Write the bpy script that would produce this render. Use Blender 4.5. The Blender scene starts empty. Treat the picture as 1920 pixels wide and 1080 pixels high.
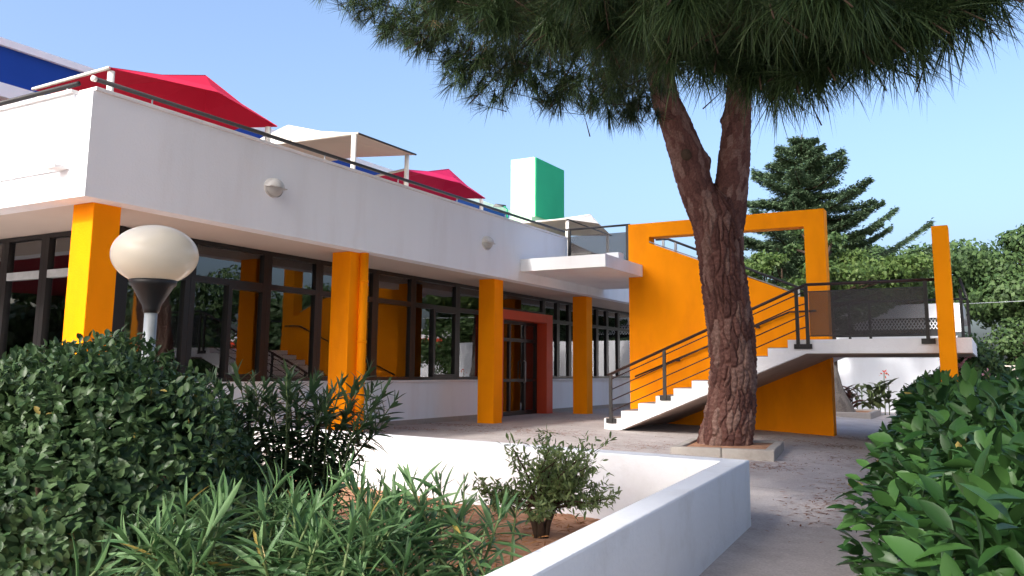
import bpy, math, random
import numpy as np
from mathutils import Vector, Matrix

rng = np.random.default_rng(7)
random.seed(7)
S = bpy.context.scene
COL = S.collection

# ------------------------------------------------------------------ camera
YAW, PITCH, ROLL = math.radians(28.70), math.radians(8.424), 0.00507
fw = Vector((-math.sin(YAW) * math.cos(PITCH), math.cos(YAW) * math.cos(PITCH), math.sin(PITCH)))
rt = Vector((math.cos(YAW), math.sin(YAW), 0))
up = rt.cross(fw)
r2 = rt * math.cos(ROLL) + up * math.sin(ROLL)
u2 = -rt * math.sin(ROLL) + up * math.cos(ROLL)
cd = bpy.data.cameras.new('camera')
cam = bpy.data.objects.new('camera', cd)
COL.objects.link(cam)
cam.matrix_world = Matrix(((r2.x, u2.x, -fw.x, 0), (r2.y, u2.y, -fw.y, 0), (r2.z, u2.z, -fw.z, 1.0), (0, 0, 0, 1)))
cd.sensor_width = 36
cd.lens = 36 * 1585.29 / 1920
cd.shift_x = -(991.73 - 960) / 1920
cd.shift_y = -(540 - 463.6) / 1920
cd.clip_end = 2000
S.camera = cam

# ------------------------------------------------------------------ sky, sun, exposure
SUN_EL, SUN_AZ = math.radians(36), math.atan2(-0.18, -0.98)     # azimuth clockwise from +Y
W = bpy.data.worlds.new('World')
S.world = W
W.use_nodes = True
nt = W.node_tree
sky = nt.nodes.new('ShaderNodeTexSky')
sky.sky_type = 'NISHITA'
sky.sun_disc = False
sky.sun_elevation = SUN_EL
sky.sun_rotation = SUN_AZ
sky.air_density = 1.0
sky.dust_density = 6.5
sky.ozone_density = 4.0
nt.nodes['Background'].inputs['Strength'].default_value = 0.122
nt.links.new(sky.outputs[0], nt.nodes['Background'].inputs['Color'])
sd = bpy.data.lights.new('sun', 'SUN')
sd.energy = 1.1
sd.angle = math.radians(4)
sd.color = (1.0, 0.97, 0.92)
sun = bpy.data.objects.new('sun', sd)
COL.objects.link(sun)
sdir = Vector((math.sin(SUN_AZ) * math.cos(SUN_EL), math.cos(SUN_AZ) * math.cos(SUN_EL), math.sin(SUN_EL)))
sun.rotation_euler = (-sdir).to_track_quat('-Z', 'Y').to_euler()
sun.location = (-10, -20, 20)
S.view_settings.view_transform = 'Standard'
S.view_settings.look = 'None'
S.view_settings.exposure = 1.66
S.view_settings.gamma = 1

# ------------------------------------------------------------------ materials
MATS = {}
def _new(name):
    m = bpy.data.materials.new(name)
    m.use_nodes = True
    return m, m.node_tree, m.node_tree.nodes['Principled BSDF']

def mat(name, col, rough=0.6, var=0.06, vscale=1.5, bump=0.0, bscale=60, spec=0.3, metal=0, dark=None, dark_amt=0.0, dscale=0.8, stretch=None, coat=0):
    """painted / plaster / metal surface: base colour with slow tonal drift, optional stains, fine relief"""
    if name in MATS: return MATS[name]
    m, t, p = _new(name)
    N, L = t.nodes, t.links
    tc = N.new('ShaderNodeTexCoord')
    mp = N.new('ShaderNodeMapping')
    if stretch: mp.inputs['Scale'].default_value = stretch
    L.new(tc.outputs['Object'], mp.inputs[0])
    n = N.new('ShaderNodeTexNoise'); n.inputs['Scale'].default_value = vscale; n.inputs['Detail'].default_value = 6
    L.new(mp.outputs[0], n.inputs['Vector'])
    mr = N.new('ShaderNodeMapRange')
    mr.inputs[1].default_value = 0.3; mr.inputs[2].default_value = 0.7
    mr.inputs[3].default_value = 1 - var; mr.inputs[4].default_value = 1 + var
    L.new(n.outputs[0], mr.inputs[0])
    mul = N.new('ShaderNodeVectorMath'); mul.operation = 'SCALE'
    mul.inputs[0].default_value = col[:3]
    L.new(mr.outputs[0], mul.inputs['Scale'])
    out = mul.outputs[0]
    if dark:
        n2 = N.new('ShaderNodeTexNoise'); n2.inputs['Scale'].default_value = dscale; n2.inputs['Detail'].default_value = 9; n2.inputs['Roughness'].default_value = .65
        L.new(mp.outputs[0], n2.inputs['Vector'])
        r = N.new('ShaderNodeMapRange'); r.inputs[1].default_value = .5; r.inputs[2].default_value = .72; r.inputs[4].default_value = dark_amt
        L.new(n2.outputs[0], r.inputs[0])
        mx = N.new('ShaderNodeMix'); mx.data_type = 'RGBA'
        L.new(r.outputs[0], mx.inputs[0]); L.new(out, mx.inputs[6]); mx.inputs[7].default_value = (*dark, 1)
        out = mx.outputs[2]
    L.new(out, p.inputs['Base Color'])
    p.inputs['Roughness'].default_value = rough
    p.inputs['Specular IOR Level'].default_value = spec
    p.inputs['Metallic'].default_value = metal
    p.inputs['Coat Weight'].default_value = coat
    if bump:
        nb = N.new('ShaderNodeTexNoise'); nb.inputs['Scale'].default_value = bscale; nb.inputs['Detail'].default_value = 5
        L.new(tc.outputs['Object'], nb.inputs['Vector'])
        b = N.new('ShaderNodeBump'); b.inputs['Strength'].default_value = bump; b.inputs['Distance'].default_value = 0.01
        L.new(nb.outputs[0], b.inputs['Height']); L.new(b.outputs[0], p.inputs['Normal'])
    MATS[name] = m
    return m

def leafmat(name, c1, c2, rough=0.4, trans=0.25, tcol=None, spec=0.4, old=None):
    m, t, p = _new(name)
    N, L = t.nodes, t.links
    at = N.new('ShaderNodeAttribute'); at.attribute_name = 'rnd'
    oi = N.new('ShaderNodeObjectInfo')
    ad = N.new('ShaderNodeMath'); ad.operation = 'ADD'
    L.new(at.outputs['Fac'], ad.inputs[0]); L.new(oi.outputs['Random'], ad.inputs[1])
    fr = N.new('ShaderNodeMath'); fr.operation = 'FRACT'; L.new(ad.outputs[0], fr.inputs[0])
    mx = N.new('ShaderNodeMix'); mx.data_type = 'RGBA'
    mx.inputs[6].default_value = (*c1, 1); mx.inputs[7].default_value = (*c2, 1)
    L.new(fr.outputs[0], mx.inputs[0])
    if old:      # a few yellowed leaves
        gt = N.new('ShaderNodeMath'); gt.operation = 'GREATER_THAN'; gt.inputs[1].default_value = 1 - old
        L.new(fr.outputs[0], gt.inputs[0])
        my = N.new('ShaderNodeMix'); my.data_type = 'RGBA'; my.inputs[7].default_value = (.30, .23, .06, 1)
        L.new(gt.outputs[0], my.inputs[0]); L.new(mx.outputs[2], my.inputs[6]); mx = my
    L.new(mx.outputs[2], p.inputs['Base Color'])
    p.inputs['Roughness'].default_value = rough
    p.inputs['Specular IOR Level'].default_value = spec
    tr = N.new('ShaderNodeBsdfTranslucent')
    if tcol: tr.inputs[0].default_value = (*tcol, 1)
    else: L.new(mx.outputs[2], tr.inputs[0])
    ms = N.new('ShaderNodeMixShader'); ms.inputs[0].default_value = trans
    L.new(p.outputs[0], ms.inputs[1]); L.new(tr.outputs[0], ms.inputs[2])
    L.new(ms.outputs[0], N['Material Output'].inputs['Surface'])
    MATS[name] = m
    return m

def fabric(name, col, tcol, trans):
    m, t, p = _new(name)
    N, L = t.nodes, t.links
    p.inputs['Base Color'].default_value = (*col, 1); p.inputs['Roughness'].default_value = .7; p.inputs['Specular IOR Level'].default_value = .2
    n = N.new('ShaderNodeTexNoise'); n.inputs['Scale'].default_value = 1.6
    b = N.new('ShaderNodeBump'); b.inputs['Strength'].default_value = .3; b.inputs['Distance'].default_value = .05
    tc = N.new('ShaderNodeTexCoord'); L.new(tc.outputs['Object'], n.inputs['Vector']); L.new(n.outputs[0], b.inputs['Height']); L.new(b.outputs[0], p.inputs['Normal'])
    tr = N.new('ShaderNodeBsdfTranslucent'); tr.inputs[0].default_value = (*tcol, 1)
    ms = N.new('ShaderNodeMixShader'); ms.inputs[0].default_value = trans
    L.new(p.outputs[0], ms.inputs[1]); L.new(tr.outputs[0], ms.inputs[2]); L.new(ms.outputs[0], N['Material Output'].inputs['Surface'])
    return m

def glassmat(name, tint=(0.82, 0.84, 0.82), ior=1.6):
    m, t, p = _new(name)
    N, L = t.nodes, t.links
    N.remove(p)
    tr = N.new('ShaderNodeBsdfTransparent'); tr.inputs[0].default_value = (*tint, 1)
    gl = N.new('ShaderNodeBsdfGlossy'); gl.inputs['Roughness'].default_value = 0.012
    gl.inputs['Color'].default_value = (.96, .96, .98, 1)
    n = N.new('ShaderNodeTexNoise'); n.inputs['Scale'].default_value = 1.1
    tc = N.new('ShaderNodeTexCoord'); L.new(tc.outputs['Object'], n.inputs['Vector'])
    b = N.new('ShaderNodeBump'); b.inputs['Strength'].default_value = .05; b.inputs['Distance'].default_value = .02
    L.new(n.outputs[0], b.inputs['Height']); L.new(b.outputs[0], gl.inputs['Normal'])
    f = N.new('ShaderNodeFresnel'); f.inputs[0].default_value = ior
    mm = N.new('ShaderNodeMath'); mm.operation = 'MULTIPLY_ADD'; mm.inputs[1].default_value = 1.5; mm.inputs[2].default_value = 0.05; mm.use_clamp = True
    L.new(f.outputs[0], mm.inputs[0])
    ms = N.new('ShaderNodeMixShader')
    L.new(mm.outputs[0], ms.inputs[0]); L.new(tr.outputs[0], ms.inputs[1]); L.new(gl.outputs[0], ms.inputs[2])
    L.new(ms.outputs[0], N['Material Output'].inputs['Surface'])
    MATS[name] = m
    return m

def ground_material():
    m, t, p = _new('concrete_paving')
    N, L = t.nodes, t.links
    tc = N.new('ShaderNodeTexCoord')
    def noise(sc, det=6, rough=.6):
        n = N.new('ShaderNodeTexNoise'); n.inputs['Scale'].default_value = sc; n.inputs['Detail'].default_value = det; n.inputs['Roughness'].default_value = rough
        L.new(tc.outputs['Object'], n.inputs['Vector']); return n
    a = noise(.45); b = noise(55, 3); c = noise(3.2, 8, .7)
    r = N.new('ShaderNodeValToRGB'); r.color_ramp.elements[0].color = (.40, .36, .345, 1); r.color_ramp.elements[1].color = (.54, .49, .47, 1)
    r.color_ramp.elements[0].position = .3; r.color_ramp.elements[1].position = .7
    L.new(a.outputs[0], r.inputs[0])
    mx = N.new('ShaderNodeMix'); mx.data_type = 'RGBA'; mx.blend_type = 'MULTIPLY'; mx.inputs[0].default_value = .55
    r2_ = N.new('ShaderNodeValToRGB'); r2_.color_ramp.elements[0].position = .35; r2_.color_ramp.elements[1].position = .65; r2_.color_ramp.elements[0].color = (.68, .65, .63, 1)
    L.new(c.outputs[0], r2_.inputs[0]); L.new(r.outputs[0], mx.inputs[6]); L.new(r2_.outputs[0], mx.inputs[7])
    mx2 = N.new('ShaderNodeMix'); mx2.data_type = 'RGBA'; mx2.blend_type = 'OVERLAY'; mx2.inputs[0].default_value = .35
    L.new(mx.outputs[2], mx2.inputs[6]); L.new(b.outputs[0], mx2.inputs[7])
    L.new(mx2.outputs[2], p.inputs['Base Color'])
    p.inputs['Roughness'].default_value = .9; p.inputs['Specular IOR Level'].default_value = .15
    bp = N.new('ShaderNodeBump'); bp.inputs['Strength'].default_value = .5; bp.inputs['Distance'].default_value = .006
    L.new(b.outputs[0], bp.inputs['Height']); L.new(bp.outputs[0], p.inputs['Normal'])
    return m

white = mat('white_render', (.84, .86, .885), .85, .035, .7, .35, 45, .1, dark=(.60, .57, .54), dark_amt=.22, dscale=1.6, stretch=(1.1, 1.1, .22))
whitep = mat('white_painted_masonry', (.81, .82, .84), .8, .03, 1.2, .5, 28, .1, dark=(.55, .52, .48), dark_amt=.3, dscale=2.5)
coping = mat('coping_stone', (.78, .76, .75), .75, .06, 3, .2, 40, .15)
soffitm = mat('beige_soffit', (.62, .54, .47), .85, .05, .8, .2, 50, .1)
orange = mat('orange_paint', (.97, .30, .0015), .7, .08, 1.6, .4, 45, .08, dark=(.74, .20, .008), dark_amt=.5, dscale=1.3, stretch=(1, 1, .4))
redp = mat('red_paint', (.60, .075, .03), .5, .06, 1.4, .12, 60, .3)
frame = mat('dark_bronze_frame', (.012, .011, .011), .35, .1, 3, 0, 60, .4)
ironm = mat('black_iron', (.022, .02, .02), .45, .2, 8, .1, 90, .4)
rustm = mat('brown_painted_iron', (.035, .017, .014), .5, .2, 8, .1, 90, .35)
stepw = mat('step_white', (.85, .84, .85), .8, .04, 2, .3, 40, .1, dark=(.5, .47, .45), dark_amt=.2, dscale=2.5)
treadm = mat('tread_stone', (.24, .2, .18), .85, .12, 4, .3, 60, .15)
greenp = mat('green_paint', (.03, .42, .2), .7, .05, 1, .1, 50, .15)
mint = mat('pale_mint_paint', (.42, .66, .42), .75, .03, 1, .1, 50, .15)
bluep = mat('blue_cladding', (.008, .055, .32), .6, .06, .8, .05, 50, .25)
polem = mat('cream_pole', (.74, .70, .62), .5, .04, 2, 0, 50, .3)
galv = mat('grey_metal', (.42, .45, .46), .45, .12, 9, .05, 80, .4, .3)
kerbm = mat('kerb_concrete', (.36, .33, .3), .9, .12, 3, .4, 60, .1, dark=(.17, .14, .11), dark_amt=.5, dscale=3)
soilm = mat('red_soil', (.42, .23, .14), .95, .3, 6, .9, 40, .05, dark=(.2, .10, .06), dark_amt=.7, dscale=4)
globem = leafmat('opal_globe', (.88, .82, .70), (.88, .82, .70), .16, .35, spec=.5)
blackpl = mat('black_plastic', (.018, .018, .02), .45, .1, 4, .05, 80, .4)
lampw = mat('lamp_ceramic', (.6, .59, .56), .5, .1, 12, .2, 60, .3, dark=(.25, .2, .15), dark_amt=.4, dscale=9)
lampg = mat('lamp_frosted', (.42, .42, .4), .35, .08, 8, 0, 60, .5)
floorm = mat('indoor_floor', (.16, .12, .09), .4, .1, 1, 0, 50, .4)
indw = mat('indoor_wall', (.32, .27, .22), .8, .08, .6, 0, 50, .1)
indc = mat('indoor_ceiling', (.42, .36, .28), .85, .04, 1, 0, 50, .1)
blindm = mat('white_blind', (.8, .78, .78), .85, .03, 2, .1, 60, .1)
glass = glassmat('window_glass')
redfab = fabric('red_fabric', (.62, .012, .05), (.6, .008, .03), .05)
pinkfab = fabric('crimson_fabric', (.6, .015, .09), (.6, .01, .06), .05)
creamfab = fabric('cream_fabric', (.72, .66, .58), (.62, .5, .38), .12)
groundm = ground_material()

# ------------------------------------------------------------------ mesh helpers
class MB:
    def __init__(s): s.v = []; s.f = []
    def box(s, a, b):
        x0, x1 = sorted((a[0], b[0])); y0, y1 = sorted((a[1], b[1])); z0, z1 = sorted((a[2], b[2]))
        i = len(s.v)
        s.v += [(x0, y0, z0), (x1, y0, z0), (x1, y1, z0), (x0, y1, z0), (x0, y0, z1), (x1, y0, z1), (x1, y1, z1), (x0, y1, z1)]
        s.f += [tuple(i + k for k in q) for q in ((0, 3, 2, 1), (4, 5, 6, 7), (0, 1, 5, 4), (1, 2, 6, 5), (2, 3, 7, 6), (3, 0, 4, 7))]
        return s
    def prism(s, poly, d):
        """closed polygon (list of 3D points) extruded by vector d"""
        i = len(s.v); n = len(poly)
        s.v += [tuple(p) for p in poly] + [tuple(p[k] + d[k] for k in range(3)) for p in poly]
        s.f += [tuple(range(i + n - 1, i - 1, -1)), tuple(range(i + n, i + 2 * n))]
        s.f += [(i + k, i + (k + 1) % n, i + n + (k + 1) % n, i + n + k) for k in range(n)]
        return s
    def tube(s, pts, r, seg=8, cap=True):
        pts = [Vector(p) for p in pts]; n = len(pts)
        if not hasattr(r, '__len__'): r = [r] * n
        i = len(s.v); ref = None
        for k in range(n):
            t = (pts[min(k + 1, n - 1)] - pts[max(k - 1, 0)]).normalized()
            if ref is None:
                ref = Vector((0, 0, 1)) if abs(t.z) < .9 else Vector((1, 0, 0))
            a = t.cross(ref).normalized(); b = a.cross(t).normalized(); ref = b
            for q in range(seg):
                w = 2 * math.pi * (q + .5) / seg
                p = pts[k] + (a * math.cos(w) + b * math.sin(w)) * r[k]
                s.v.append(tuple(p))
        for k in range(n - 1):
            for q in range(seg):
                s.f.append((i + k * seg + q, i + (k + 1) * seg + q, i + (k + 1) * seg + (q + 1) % seg, i + k * seg + (q + 1) % seg))
        if cap:
            s.f.append(tuple(i + q for q in range(seg))); s.f.append(tuple(i + (n - 1) * seg + q for q in range(seg - 1, -1, -1)))
        return s
    def lathe(s, prof, c=(0, 0, 0), seg=24):
        i = len(s.v); n = len(prof)
        for (r, z) in prof:
            for q in range(seg):
                w = 2 * math.pi * q / seg
                s.v.append((c[0] + r * math.cos(w), c[1] + r * math.sin(w), c[2] + z))
        for k in range(n - 1):
            for q in range(seg):
                s.f.append((i + k * seg + q, i + k * seg + (q + 1) % seg, i + (k + 1) * seg + (q + 1) % seg, i + (k + 1) * seg + q))
        return s
    def build(s, name, m, parent=None, smooth=False, bevel=0.0):
        me = bpy.data.meshes.new(name)
        me.from_pydata(s.v, [], s.f); me.update()
        return link(name, me, m, parent, smooth, bevel)

def link(name, me, m, parent=None, smooth=False, bevel=0.0):
    if m is not None and not me.materials: me.materials.append(m)
    o = bpy.data.objects.new(name, me)
    COL.objects.link(o)
    if parent is not None:
        o.parent = parent
        o.matrix_parent_inverse = Matrix.Translation(-base_of(parent))
    if smooth: me.polygons.foreach_set('use_smooth', [True] * len(me.polygons))
    if bevel:
        b = o.modifiers.new('bevel', 'BEVEL'); b.width = bevel; b.segments = 2; b.limit_method = 'ANGLE'
    return o

def base_of(o):
    return o.location.copy() if (o.type == 'EMPTY' and o.parent is None) else Vector((0, 0, 0))

def tag(o, label=None, cat=None, group=None, kind=None):
    if label: o['label'] = label
    if cat: o['category'] = cat
    if group: o['group'] = group
    if kind: o['kind'] = kind
    return o

def thing(name, loc, label, cat, group=None):
    o = bpy.data.objects.new(name, None)
    o.empty_display_size = .2
    COL.objects.link(o); o.location = loc
    return tag(o, label, cat, group)

def box(name, a, b, m, parent=None, bevel=0.0):
    return MB().box(a, b).build(name, m, parent, bevel=bevel)

def bar(name, pts, r, m, parent=None, seg=8):
    return MB().tube(pts, r, seg).build(name, m, parent, smooth=True)

def gz(x): return -.04 * max(0.0, min(x, 3.0) + 7.0)      # paving falls gently away from the building

# scatter: many copies of a small template joined in one mesh (numpy)
def mats_from(P, D, N, sc):
    """P base points, D length axis, N approximate normal, sc scale (n,) or (n,3) -> (n,3,3) rotation*scale"""
    D = D / (np.linalg.norm(D, axis=1, keepdims=True) + 1e-9)
    X = np.cross(D, N); X /= (np.linalg.norm(X, axis=1, keepdims=True) + 1e-9)
    Z = np.cross(X, D)
    sc = np.asarray(sc, float)
    if sc.ndim == 1: sc = np.stack([sc] * 3, 1)
    return np.stack([X * sc[:, :1], D * sc[:, 1:2], Z * sc[:, 2:3]], 2)

def scatter_mesh(name, tv, tf, P, R, m, parent=None, smooth=False, kind=None):
    tv = np.asarray(tv, float); n = len(P); k = len(tv)
    V = np.einsum('nij,kj->nki', R, tv) + P[:, None, :]
    me = bpy.data.meshes.new(name)
    me.vertices.add(n * k); me.vertices.foreach_set('co', V.reshape(-1).astype(np.float32))
    lens = np.array([len(f) for f in tf]); flat = np.concatenate([np.asarray(f) for f in tf])
    loops = (flat[None, :] + (np.arange(n) * k)[:, None]).reshape(-1)
    tot = np.tile(lens, n); starts = np.concatenate([[0], np.cumsum(tot)[:-1]])
    me.loops.add(len(loops)); me.loops.foreach_set('vertex_index', loops.astype(np.int32))
    me.polygons.add(len(tot)); me.polygons.foreach_set('loop_start', starts.astype(np.int32)); me.polygons.foreach_set('loop_total', tot.astype(np.int32))
    at = me.attributes.new('rnd', 'FLOAT', 'POINT')
    at.data.foreach_set('value', np.repeat(rng.random(n), k).astype(np.float32))
    me.update(calc_edges=True)
    o = link(name, me, m, parent, smooth)
    if kind: o['kind'] = kind
    return o

def leaf_template(rows, bend=0.15, fold=0.12):
    """rows: (t, halfwidth); length axis +Y, width X, normal Z. folded along the midrib and drooping"""
    v = []; f = []
    for i, (t, w) in enumerate(rows):
        z = -bend * t * t
        if w == 0: v.append((0, t, z)); 
        else: v += [(-w, t, z + fold * w), (0, t, z), (w, t, z + fold * w)]
    idx = []; c = 0
    for (t, w) in rows:
        idx.append((c,) if w == 0 else (c, c + 1, c + 2)); c += 1 if w == 0 else 3
    for a, b in zip(idx[:-1], idx[1:]):
        if len(a) == 1 and len(b) == 3: f += [(a[0], b[1], b[0]), (a[0], b[2], b[1])]
        elif len(a) == 3 and len(b) == 3: f += [(a[0], a[1], b[1], b[0]), (a[1], a[2], b[2], b[1])]
        elif len(b) == 1: f += [(a[0], a[1], b[0]), (a[1], a[2], b[0])]
    return v, f

def leaf_parts(plant, templates, P, R, m, score, n=300, name='leaf'):
    """the n leaves that show largest become objects of their own (shared meshes); returns mask of the rest"""
    order = np.argsort(-score)[:n]
    mes = []
    for tv, tf in templates:
        me = bpy.data.meshes.new(name); me.from_pydata([tuple(x) for x in tv], [], tf); me.materials.append(m)
        me.polygons.foreach_set('use_smooth', [True] * len(me.polygons)); me.update(); mes.append(me)
    base = base_of(plant)
    for j, i in enumerate(order):
        o = bpy.data.objects.new(name, mes[j % len(mes)])
        COL.objects.link(o); o.parent = plant
        M3 = R[i]; p = P[i]
        o.matrix_local = Matrix(((M3[0, 0], M3[0, 1], M3[0, 2], p[0] - base.x), (M3[1, 0], M3[1, 1], M3[1, 2], p[1] - base.y), (M3[2, 0], M3[2, 1], M3[2, 2], p[2] - base.z), (0, 0, 0, 1)))
    mask = np.ones(len(P), bool); mask[order] = False
    return mask

def unit(v): return v / (np.linalg.norm(v, axis=-1, keepdims=True) + 1e-9)
CAMP = np.array([0, 0, 1.0])
FW = np.array(fw); RT = np.array(r2); UP = np.array(u2)

# ================================================================== GROUND
def make_ground():
    xs = np.concatenate([[-600, -150, -60, -30, -16, -12], np.linspace(-8.9, -1, 80), np.linspace(-.5, 5, 12), [12, 40, 120, 600]])
    ys = np.concatenate([[-300, -60, -10, -3, -1], np.linspace(0, 8.6, 87), np.linspace(9, 34, 50), [50, 120, 400, 900]])
    def bed(x, y):      # the planting bed is dug out below the paving
        return -8.35 < x < -1.46 - .0906 * (y - 1.5) - .07 and .4 < y < 6.86 - .15 * (x + 1.9)
    V = [(x, y, -.7 if bed(x, y) else gz(x) + (.006 * math.sin(x * 1.7 + y * .9) if abs(x) < 14 and -3 < y < 34 else 0)) for y in ys for x in xs]
    n = len(xs)
    F = [(j * n + i, j * n + i + 1, (j + 1) * n + i + 1, (j + 1) * n + i) for j in range(len(ys) - 1) for i in range(n - 1)]
    me = bpy.data.meshes.new('ground'); me.from_pydata(V, [], F)
    tag(link('ground', me, groundm, smooth=True), kind='structure')
make_ground()
for y in (9.3, 12.1, 14.0, 20.2):       # expansion joints in the paving, filled with dark mastic
    xs_ = np.linspace(-9.5, 1.0, 43)
    v_ = [(x, y + d, gz(x) + .006 * math.sin(x * 1.7 + y * .9) + .004) for x in xs_ for d in (-.007, .007)]
    me = bpy.data.meshes.new('paving_joint'); me.from_pydata(v_, [], [(2 * i, 2 * i + 2, 2 * i + 3, 2 * i + 1) for i in range(42)])
    tag(link('paving_joint', me, kerbm), kind='structure')

# soil bed inside the planter: uneven crumbly surface
def make_soil():
    n, m_ = 90, 110
    u = np.linspace(-8.6, -1.2, n); v = np.linspace(.3, 8.0, m_)
    U, Vv = np.meshgrid(u, v)
    h = sum(a * np.sin(U * f1 + p1) * np.sin(Vv * f2 + p2) for a, f1, f2, p1, p2 in ((.03, 1.1, 1.3, 0, 1), (.015, 3.1, 2.7, 1, 2), (.008, 7.3, 8.1, 2, 0), (.006, 17, 15, 1, 1)))
    Z = -.25 + h + rng.normal(0, .004, U.shape)
    P = np.stack([U, Vv, Z], 2).reshape(-1, 3)
    # keep it inside the two walls
    xr = -1.50 - .0906 * (P[:, 1] - 1.5); P[:, 0] = np.minimum(P[:, 0], xr - .02)
    yb = 6.95 - .15 * (P[:, 0] + 1.9); P[:, 1] = np.minimum(P[:, 1], yb)
    F = [(j * n + i, j * n + i + 1, (j + 1) * n + i + 1, (j + 1) * n + i) for j in range(m_ - 1) for i in range(n - 1)]
    me = bpy.data.meshes.new('soil_bed'); me.from_pydata(P.tolist(), [], F)
    tag(link('soil_bed', me, soilm, smooth=True), kind='structure')
make_soil()

# ================================================================== MAIN BUILDING
XF, XW, ZS, ZP, YC, YL = -8.546, -10.0, 2.872, 4.11, 5.57, 7.0
B = thing('building', (-14, 15, 0), 'long white building with orange pillars, dark windows and a roof terrace', 'building')
YEND = 27.0
# parapet / fascia
f = MB().box((XF - .25, YC, ZS), (XF, 17.476, ZP - .045)); f.build('parapet_wall', white, B)
MB().box((XF - .25, 17.478, ZS), (XF - .002, YEND, 3.33)).build('fascia', white, B)
MB().box((XF - .29, YC + .02, ZP - .043), (XF + .025, 17.50, ZP)).build('coping', coping, B, bevel=.006)
# corner face and the projecting left section
MB().box((-8.80, YC + .001, ZS), (XF - .252, YC + .26, ZP - .045)).build('corner_pier', white, B)
MB().box((-30, YC - .003, ZS + .0), (-8.802, YC + .26, 3.2)).build('fascia', white, B)
MB().box((-30, YC - .03, 3.2), (-8.855, YC + .26, ZP - .05)).build('parapet_wall', white, B)
MB().box((-8.853, YC - .0, 3.2), (-8.802, YC + .26, ZP - .06)).build('corner_reveal', white, B)
MB().box((-30, YC - .07, ZP - .048), (-8.84, YC + .3, ZP - .005)).build('coping', coping, B, bevel=.006)
MB().prism([(-9.08, YC - .16, 3.19), (-8.88, YC - .16, 3.2), (-8.86, YC - .003, 3.2), (-9.0, YC - .003, 3.19)], (0, 0, .035)).build('drip_spout', coping, B)
# soffit and roof slab
MB().box((-30, YC + .262, ZS + .004), (XF - .252, YEND, ZS + .06)).build('soffit', soffitm, B)
MB().box((-30, YC + .262, ZS + .062), (XF - .254, YEND, 3.33)).build('terrace_floor', mat('terrace_tiles', (.3, .24, .2), .85, .08, 2), B)
# pillars
for i, y in enumerate((5.85, 10.215, 14.62, 19.03, 23.43)):
    p = MB().box((-9.165, y, -.06), (-8.79, y + .345, ZS + .006)).build('pillar', orange, B, bevel=.008)
    p['label'] = ('orange pillar at the sunlit corner behind the globe lamp', 'orange pillar with a downpipe down its face', 'orange pillar left of the red doorway', 'orange pillar right of the red doorway', 'orange pillar behind the staircase wall')[i]
    if i == 1:
        dp = MB().tube([(-8.73, y + .262, -.05), (-8.73, y + .262, ZS)], .072, 14).build('downpipe', orange, B, smooth=True)
        for z in (.55, 1.45, 2.4):
            MB().tube([(-8.73, y + .262, z), (-8.73, y + .262, z + .035)], .08, 14).build('pipe_clip', orange, dp, smooth=True)
# low wall under the windows, sills
for (y0, y1) in ((7.02, 16.28), (18.985, YEND)):
    MB().box((-10.12, y0, -.05), (-9.95, y1, .80)).build('sill_wall', white, B)
    MB().box((-10.1, y0, .802), (-9.88, y1, .842)).build('window_sill', coping, B, bevel=.006)
    MB().box((-10.0, y0, -.05), (-9.935, y1, .09)).build('plinth', kerbm, B)
MB().box((-30, 7.04, -.05), (-10.0, 7.2, .70)).build('sill_wall', white, B)
MB().box((-30, 6.98, .702), (-9.99, 7.18, .742)).build('window_sill', coping, B)
MB().box((-10.12, 6.99, .842), (-9.93, 7.09, ZS + .003)).build('corner_post', frame, B)

def window_y(y0, y1, z0, z1, tz=2.31, split=None, w=.075, x=XW):
    """window facing +X between y0,y1; frame is the part, panes are its sub-parts"""
    m = MB(); xa, xb = x - .05, x + .05
    m.box((xa, y0, z0), (xb, y0 + w, z1)); m.box((xa, y1 - w, z0), (xb, y1, z1))
    m.box((xa + .002, y0 + w, z1 - .07), (xb - .002, y1 - w, z1)); m.box((xa + .002, y0 + w, z0), (xb - .002, y1 - w, z0 + .06))
    zones = []
    if tz: m.box((xa + .002, y0 + w, tz - .045), (xb - .002, y1 - w, tz + .045)); zones.append((y0 + w, y1 - w, tz + .045, z1 - .07)); top = tz - .045
    else: top = z1 - .07
    if split:
        for s_ in split:
            m.box((xa - .004, s_ - .035, z0 + .06), (xb + .012, s_ + .035, top))
            m.box((xa + .003, s_ + .035, z0 + .061), (xb + .01, y1 - w, z0 + .11)); m.box((xa + .003, s_ + .035, top - .05), (xb + .01, y1 - w, top - .001))
        e = [y0 + w] + list(split) + [y1 - w]
        zones += [(a, b, z0 + .06, top) for a, b in zip(e[:-1], e[1:])]
    else: zones.append((y0 + w, y1 - w, z0 + .06, top))
    o = m.build('window', frame, B)
    for k, (a, b, c, d) in enumerate(zones):
        MB().box((x - .008, a - .01, c - .01), (x + .004 + .001 * (k % 2), b + .01, d + .01)).build('pane', glass, o)
    return o
ys = [7.10, 8.18, 9.63, 10.80, 12.30, 13.47, 15.05, 16.28]
for i in range(7):
    window_y(ys[i], ys[i + 1] - .004, .845, ZS, split=((8.9,) if i == 1 else (14.19,) if i == 5 else None), w=.085)
for a, b in ((18.99, 19.80), (19.80, 20.50), (20.50, 22.29), (22.29, 23.02), (23.02, 23.87), (23.87, 25.4), (25.4, 26.9)):
    window_y(a, b - .004, .845, ZS, w=.075)
window_y(16.285, 18.98, 2.44, ZS, tz=None, w=.06)

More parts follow.
